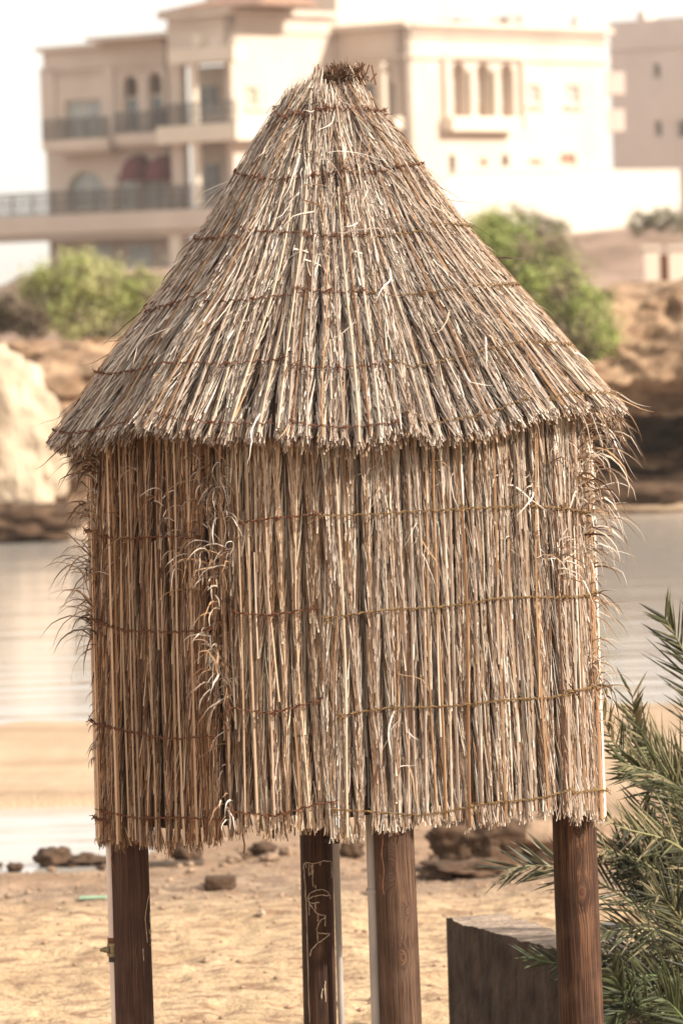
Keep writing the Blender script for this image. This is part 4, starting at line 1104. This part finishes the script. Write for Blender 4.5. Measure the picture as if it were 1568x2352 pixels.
t1 = tuft(110, (1150, 1368), (1030, 1330), pr=PL, L=(.06, .2), out=.35, up=.4, spread=.4); t1.build('frayed_leaves', M['straw'], hut, origin=HO)
t1 = tuft(120, (1340, 1372), (1000, 1230), pr=[1, 3, 4, 1, .5, 3, 2, 1], L=(.06, .30), out=.8, up=.7, spread=.5, w_=(.004, .009), grav=3.0); t1.build('frayed_leaves', M['straw'], hut, origin=HO)
t1 = tuft(110, (1355, 1372), (1230, 1600), pr=[1, 3, 4, 1, .5, 3, 2, 1], L=(.05, .19), out=.6, up=.5, spread=.4); t1.build('frayed_leaves', M['straw'], hut, origin=HO)
t1 = tuft(50, (760, 1300), (1050, 1850), pr=PL, L=(.05, .2), out=.08, up=-.6, spread=.25, grav=.6); t1.build('frayed_leaves', M['straw'], hut, origin=HO)

# --- posts
def post(px, py, depth, r0, r1, m, wob, lab=None):
    c = P(px, py, depth); n = 40; zs = np.linspace(-.25, 2.72, 46); th = np.linspace(0, 2 * np.pi, n + 1)
    v = []; uv = []
    for z in zs:
        r = r0 + (r1 - r0) * (z + .25) / 3
        for t in th:
            tt = t if t < 2 * np.pi - 1e-6 else 0
            k = r * (1 + .018 * fbm(math.cos(tt) * 1.3 + wob, math.sin(tt) * 1.3, z * 1.6) + .006 * fbm(math.cos(tt) * 6, math.sin(tt) * 6 + wob, z * 3))
            v.append((c.x + k * math.cos(t - math.pi / 2) + .006 * math.sin(z * 1.7 + wob), c.y + k * math.sin(t - math.pi / 2), z)); uv.append(((t if t <= math.pi else t) * r0, z))
    i = np.arange(len(zs) - 1)[:, None] * (n + 1) + np.arange(n)[None]
    mb = MB(); mb.add(v, np.stack([i, i + 1, i + n + 2, i + n + 1], -1).reshape(-1, 4), uv=uv, smooth=True)
    o = mb.build('post', m, hut, origin=HO)
    if lab: o['label'] = lab
    return o, c, r0
# uv: u = arc from the camera-facing line, wrapping at 2*pi*r -> put knots at u (right) or 2*pi*r-u (left)
def kuv(px, py, c, r0, d):
    q = P(px, py, d); s_ = max(-.95, min(.95, (q.x - c.x) / r0)); a = math.asin(s_)
    return (a % (2 * math.pi)) * r0, q.z
AX = HX
pB = (910, 2100, HD - .80, .0735, .068); pA = (1328, 2100, HD + .16, .0835, .079); pC = (305, 2150, HD - .14, .0735, .0675); pD = (731, 2150, HD + .80, .0635, .0625)
cB = P(*pB[:3]); cA = P(*pA[:3])
kB = [kuv(925, 2200, cB, .0735, HD - .87), kuv(898, 1990, cB, .0735, HD - .87), kuv(936, 2095, cB, .0735, HD - .87), kuv(878, 2100, cB, .0735, HD - .87)]
kB = [(kB[0][0], kB[0][1], .026), (kB[1][0], kB[1][1], .022), (kB[2][0], kB[2][1], .014)]
kA = [kuv(1340, 2050, cA, .0835, HD + .08), kuv(1330, 1900, cA, .0835, HD + .08)]
kA = [(a, z, .03) for a, z in kA]
poB, cB, _ = post(*pB, wood_mat('post_wood_knotty', kB, (0.060, 0.029, 0.017), (0.135, 0.072, 0.040), 1.0), 1.1, 'brown knotty front post')
poA, cA, _ = post(*pA, wood_mat('post_wood_reddish', kA, (0.046, 0.019, 0.010), (0.135, 0.062, 0.029), 3.0), 2.3, 'thick reddish right post')
poC, cC, _ = post(*pC, wood_mat('post_wood_dark', [], (0.045, 0.018, 0.011), (0.085, 0.040, 0.024), 5.0), 3.7, 'dark left post')
poD, cD, _ = post(*pD, wood_mat('post_wood_stained', [], (0.030, 0.013, 0.007), (0.085, 0.034, 0.015), 9.0), 4.9, 'dark back post with a pale scrawl')

# pale scrawl on the back post: strokes traced on its surface
def on_post(px, py, c, r):
    rr_ = ray(px, py); o = Vector((0, 0, EYE)); a = rr_.x ** 2 + rr_.y ** 2
    dx, dy = o.x - c.x, o.y - c.y; b_ = 2 * (rr_.x * dx + rr_.y * dy); cc = dx * dx + dy * dy - r * r
    disc = b_ * b_ - 4 * a * cc
    if disc < 0: disc = 0
    k = (-b_ - math.sqrt(disc)) / (2 * a); return o + rr_ * k
def c4(cx_, cy_): return ((800 + cx_ * .287) * .8167, (2250 + cy_ * .287) * .8167)
def stroke(mb, pts, c, r, w_=.0016, cv=c4, jag=.0008):
    fine = []
    for k in range(len(pts) - 1):
        for q in range(6):
            f = q / 6; fine.append((pts[k][0] * (1 - f) + pts[k + 1][0] * f, pts[k][1] * (1 - f) + pts[k + 1][1] * f))
    fine.append(pts[-1])
    p3 = [on_post(*cv(*p_), c, r + .0012) + Vector((rng.normal(0, jag), 0, rng.normal(0, jag))) for p_ in fine]
    mb.tube(np.array(p3), w_ * rng.uniform(.6, 1.3, len(p3)), 5)
mb = MB(); rD = .0645
S = [[(185, 655), (190, 628), (215, 618), (290, 625), (380, 600), (455, 605)], [(188, 650), (200, 800), (215, 1100), (228, 1600), (245, 2195)], [(455, 610), (463, 760)],
     [(225, 975), (245, 920), (300, 890), (360, 880), (420, 900), (445, 940), (446, 972)], [(230, 990), (270, 952), (340, 935), (430, 940)], [(235, 1010), (280, 1015), (340, 1005)],
     [(230, 990), (260, 1040), (310, 1110), (350, 1130), (400, 1135), (395, 1160), (360, 1175), (330, 1220), (315, 1270), (320, 1305), (370, 1312), (440, 1310), (440, 1325), (380, 1370), (320, 1410), (265, 1470), (248, 1530)],
     [(320, 1310), (325, 1390)], [(400, 1150), (396, 1240)], [(330, 1120), (328, 1190)], [(240, 1010), (243, 1130)], [(275, 630), (278, 850)], [(210, 630), (211, 670)], [(238, 632), (240, 750)], [(262, 630), (262, 735)], [(350, 615), (348, 640)],
     [(300, 840), (304, 870)], [(300, 1020), (303, 1080)], [(375, 1850), (362, 1900), (362, 1950)], [(400, 1780), (395, 1850), (405, 1980)]]
for s_ in S: stroke(mb, s_, cD, rD)
sc = mb.build('chalk_scrawl', M['chalk'], poD, origin=HO); sc.location = (0, 0, 0)
mb = MB(); c5 = lambda x, y: ((250 + x * .268) * .8167, (2250 + y * .268) * .8167)
for s_ in ([(630, 1000), (600, 1150), (590, 1250), (605, 1400), (615, 1500)], [(568, 1565), (576, 1690)], [(630, 1380), (640, 1360), (662, 1365), (665, 1395), (640, 1405), (630, 1380)], [(645, 1440), (655, 1470), (665, 1450)], [(640, 1525), (660, 1538), (672, 1520)], [(640, 1180), (640, 1290)]):
    stroke(mb, s_, cC, .0732, .0009, c5, .0004)
mb.build('chalk_scrawl', M['chalk'], poC, origin=HO)

# --- pipes with clamps and valve
def pipe(px0, depth, r, m, name='pipe', px1=None):
    a = P(px0, 2100, depth); mb = MB(); mb.tube([(a.x, a.y, -.2), (a.x, a.y, .8), (a.x + .002, a.y, 1.6), (a.x, a.y, 2.3)], r, 16)
    return mb.build(name, m, hut, origin=HO), a
def clamp(z, a, r, parent, m=M['black'], to=None):
    mb = MB(); mb.tube([(a.x, a.y, z - .009), (a.x, a.y, z + .009)], r + .004, 16)
    if to is not None: mb.box(min(a.x, to), max(a.x, to), a.y - .008, a.y + .0, z - .007, z + .007)
    mb.build('clamp', m, parent, origin=HO)
pp_, aa = pipe(256, HD - .16, .0135, M['pipe_pink']); pp_['label'] = 'pale pinkish pipe with a valve beside the left post'
zv = P(256, 2182, HD - .16).z
clamp(P(256, 2160, HD - .16).z, aa, .0135, pp_, M['twine_rust'], to=aa.x + .03)
vb = MB(); vb.tube([(aa.x, aa.y, zv - .036), (aa.x, aa.y, zv - .026), (aa.x, aa.y, zv - .024), (aa.x, aa.y, zv - .014), (aa.x, aa.y, zv - .012), (aa.x, aa.y, zv + .012), (aa.x, aa.y, zv + .014), (aa.x, aa.y, zv + .024), (aa.x, aa.y, zv + .026), (aa.x, aa.y, zv + .034)],
        [.015, .015, .020, .020, .016, .016, .020, .020, .015, .015], 12, smooth=False)
vo_ = vb.build('valve', M['brass'], pp_, origin=HO)
# spout
sp_ = MB(); sp_.tube([(aa.x - .014, aa.y - .004, zv), (aa.x - .022, aa.y - .004, zv), (aa.x - .0225, aa.y - .004, zv), (aa.x - .032, aa.y - .005, zv + .001), (aa.x - .0325, aa.y - .005, zv + .001), (aa.x - .040, aa.y - .006, zv + .001), (aa.x - .046, aa.y - .006, zv)], [.014, .014, .010, .011, .0075, .0075, .005], 12, smooth=False)
sp_.build('valve_spindle', M['brass'], pp_, origin=HO)
mb = MB(); zc = P(256, 2205, HD - .16).z; mb.tube([(aa.x, aa.y, zc - .008), (aa.x, aa.y, zc + .01)], .0155, 14); mb.build('collar', M['black'], pp_, origin=HO)
pp_, aa = pipe(776, HD + .74, .0125, M['pipe_grey']); pp_['label'] = 'slim grey pipe behind the right side of the back post'
clamp(P(770, 1932, HD + .74).z, aa, .0125, pp_, to=aa.x - .045)
pp_, aa = pipe(856, HD - .80, .0170, M['pipe_grey']); pp_['label'] = 'thicker grey pipe left of the front post'
clamp(P(856, 2048, HD - .80).z, aa, .017, pp_, M['pipe_grey'], to=aa.x + .025)
# hanging string by the front post and by the left post
mb = MB(); z0 = P(876, 1905, HD - .88).z; a = P(876, 1905, HD - .90)
mb.tube([(a.x + .003 * math.sin(k * .9), a.y, z0 - k * .016) for k in range(15)], .0018, 5)
mb.build('hanging_string', M['twine_rust'], hut, origin=HO); mb = MB()
a = P(258, 1960, HD - .2); mb.tube([(a.x + .004 * math.sin(k * .8), a.y, a.z + .05 - k * .012) for k in range(12)], .0022, 5)
mb.build('hanging_string', M['twine_rust'], hut, origin=HO); mb = MB()
a = P(558, 1905, HD - .85); mb.tube([(a.x + .003 * math.sin(k * .8), a.y, a.z + .06 - k * .012) for k in range(13)], .0030, 5)
mb.build('hanging_string', M['twine_rust'], hut, origin=HO)

# ------------------------------------------------------------------ date palm on the right
pbase = P(1760, 2420, 17.6); pbase.z = 0.0
palm = empty('date_palm', pbase, 'young date palm with stiff grey-green fronds reaching in from the right edge behind the hut', 'palm')
mb = MB(); mb.tube([(0, 0, -.1), (0, 0, .2), (.02, 0, .5), (0, 0, .75)], [.16, .17, .15, .10], 16); mb.build('trunk', M['bark'], palm)
PO = Vector(pbase)
def palm_frond(path_px, depth0, depth1, seed, lw=.0135, ll=.26, green=0.0, n=46, sag=0.0, flip=1):
    """path from root to tip in picture coordinates + depths"""
    rg = np.random.default_rng(seed)
    K = len(path_px); pts = [np.array(P(p_[0], p_[1], depth0 + (depth1 - depth0) * k / (K - 1))) for k, p_ in enumerate(path_px)]
    pts = np.array(pts); tt = np.linspace(0, 1, K); tf = np.linspace(0, 1, 40)
    # smooth interpolation
    co = [np.polyfit(tt, pts[:, q], min(3, K - 1)) for q in range(3)]
    f = np.stack([np.polyval(co[q], tf) for q in range(3)], -1)
    mb = MB(); c0 = np.array([.26, .24, .12, 1]) * (1 - green) + np.array([.14, .20, .07, 1]) * green
    mb.tube(f, np.linspace(.010, .0025, 40), 6, col=c0)
    T_ = np.gradient(f, axis=0); T_ /= np.linalg.norm(T_, axis=1, keepdims=True)
    N_ = n * 2; u = np.repeat(np.linspace(.12, .995, n), 2) + rg.normal(0, .004, N_); u = np.clip(u, 0, .999)
    sgn = np.tile([-1, 1], n)
    p0 = np.stack([np.interp(u, tf, f[:, q]) for q in range(3)], -1); tv = np.stack([np.interp(u, tf, T_[:, q]) for q in range(3)], -1)
    up = np.array([0, -.35, 1.0]) ; up /= np.linalg.norm(up)
    sd_ = np.cross(tv, np.array([0, -.9, .45])); sd_ /= np.linalg.norm(sd_, axis=1, keepdims=True) + 1e-9
    nr = np.cross(sd_, tv)
    ang = np.radians(rg.uniform(24, 46, N_) * (1 - .30 * u)); lift = rg.normal(.12, .20, N_)
    d = tv * np.cos(ang)[:, None] + sd_ * (sgn * np.sin(ang))[:, None] + nr * lift[:, None]; d /= np.linalg.norm(d, axis=1, keepdims=True)
    Ls = 1.55 * ll * (np.sin(np.clip(u * 1.0 + .12, 0, 1) * math.pi) * .5 + .48) * rg.uniform(.8, 1.1, N_)
    s5 = np.linspace(0, 1, 5)[None, :, None]
    P5 = p0[:, None] + d[:, None] * (Ls[:, None, None] * s5) + np.array([0, 0, -1])[None, None] * (s5 ** 2) * (rg.uniform(.0, .022, N_)[:, None, None] * Ls[:, None, None] * 4 * (1 - .7 * (sag == 0)))
    sd5 = np.cross(d, nr + rg.normal(0, .35, (N_, 3))); sd5 /= np.linalg.norm(sd5, axis=1, keepdims=True); n5 = np.cross(sd5, d)
    w5 = np.array([.55, 1, .9, .55, .06])[None] * (lw * rg.uniform(.7, 1.1, N_)[:, None]) / 2
    cols = np.array([(.075, .080, .034), (.13, .125, .058), (.27, .225, .13), (.036, .038, .018)]) * (1 - green) + np.array([(.045, .058, .018), (.07, .085, .03), (.032, .036, .015), (.10, .11, .045)]) * green
    cc = cols[rg.integers(0, 4, N_)] * rg.uniform(.6, 1.2) * rg.uniform(.8, 1.2, (N_, 1))
    ribbons(mb, P5, np.repeat(sd5[:, None], 5, 1), np.repeat(n5[:, None], 5, 1), w5, cc, fold=.6)
    return mb.build('frond', M['palm_leaf'], palm, origin=PO)
FR = [([(1740, 2380), (1640, 2250), (1500, 2110), (1400, 2040), (1270, 1995), (1165, 1998)], 17.4, 16.9, 0, .22),
      ([(1740, 2360), (1650, 2060), (1560, 1960), (1470, 1905), (1385, 1880)], 17.5, 16.5, 0, .22),
      ([(1750, 2340), (1640, 1960), (1540, 1830), (1440, 1735), (1385, 1640)], 17.6, 16.9, 0, .22),
      ([(1750, 2340), (1680, 1900), (1620, 1640), (1570, 1500), (1528, 1420)], 17.6, 17.2, .1, .22),
      ([(1750, 2340), (1690, 1800), (1650, 1600), (1610, 1440)], 17.4, 17.0, 0, .22),
      ([(1750, 2340), (1670, 2000), (1590, 1850), (1500, 1770), (1430, 1755)], 17.4, 17.0, .2, .22),
      ([(1750, 2370), (1620, 2130), (1520, 2020), (1440, 1960), (1385, 1950)], 17.6, 17.1, 0, .22),
      ([(1740, 2380), (1640, 2160), (1560, 2060), (1500, 1960), (1470, 1850)], 17.7, 17.4, .1, .22),
      ([(1740, 2380), (1630, 2210), (1540, 2150), (1450, 2130), (1380, 2140)], 17.3, 16.8, 0, .20),
      ([(1740, 2380), (1620, 2240), (1520, 2190), (1440, 2190), (1370, 2215)], 17.5, 16.9, .1, .20),
      ([(1740, 2380), (1660, 2120), (1600, 2000), (1560, 1880), (1545, 1780)], 17.9, 17.7, .1, .22),
      ([(1740, 2380), (1650, 2230), (1580, 2100), (1530, 2010), (1440, 1990)], 17.8, 17.4, 0, .22),
      ([(1740, 2390), (1620, 2330), (1520, 2300), (1450, 2300), (1400, 2350)], 17.1, 16.7, .9, .18),
      ([(1740, 2400), (1640, 2310), (1560, 2260), (1490, 2240), (1440, 2260)], 17.2, 16.8, .9, .18),
      ([(1740, 2420), (1600, 2400), (1500, 2350), (1440, 2290), (1405, 2230)], 17.0, 16.7, 1.0, .17),
      ([(1740, 2420), (1620, 2390), (1560, 2330), (1510, 2290)], 16.9, 16.7, 1.0, .17),
      ([(1700, 2420), (1500, 2280), (1400, 2230), (1300, 2215), (1215, 2200)], 17.2, 16.9, 1.0, .14),
      ([(1740, 2380), (1690, 2100), (1640, 1920), (1590, 1750)], 17.3, 17.0, .1, .22),
      ([(1740, 2380), (1660, 2280), (1600, 2180), (1540, 2080), (1500, 2060)], 17.1, 16.8, 0, .2)]
rj = random.Random(8)
for q in range(7):
    src = FR[rj.choice([1, 2, 5, 6, 7, 8, 9, 10, 11])]
    dx = rj.uniform(20, 90); dy = rj.uniform(-60, 150)
    FR.append(([(a + dx * (k_ / 4), b + dy * (k_ / 4)) for k_, (a, b) in enumerate(src[0])], 17.9 + rj.uniform(-.3, .4), 17.5 + rj.uniform(-.3, .5), rj.choice([0, .1, .3]), .21))
for k, (pth, d0, d1, gr, ll) in enumerate(FR):
    palm_frond(pth, d0, d1, 200 + k, green=gr, ll=ll, n=38 if k != 16 else 28)

# ------------------------------------------------------------------ warm dusty air
hm = bpy.data.materials.new('dusty_air'); hm.use_nodes = True
N = hm.node_tree.nodes; N.remove(N['Principled BSDF'])
pv = N.new('ShaderNodeVolumePrincipled'); pv.inputs['Color'].default_value = (0.97, 0.93, 0.88, 1); pv.inputs['Density'].default_value = 0.00035
pv.inputs['Anisotropy'].default_value = 0.2
hm.node_tree.links.new(pv.outputs[0], N['Material Output'].inputs['Volume'])
hb = MB(); hb.box(-3100, 3100, -70, 6100, -4.0, 24.0)
tag(hb.build('haze', hm), kind='stuff')
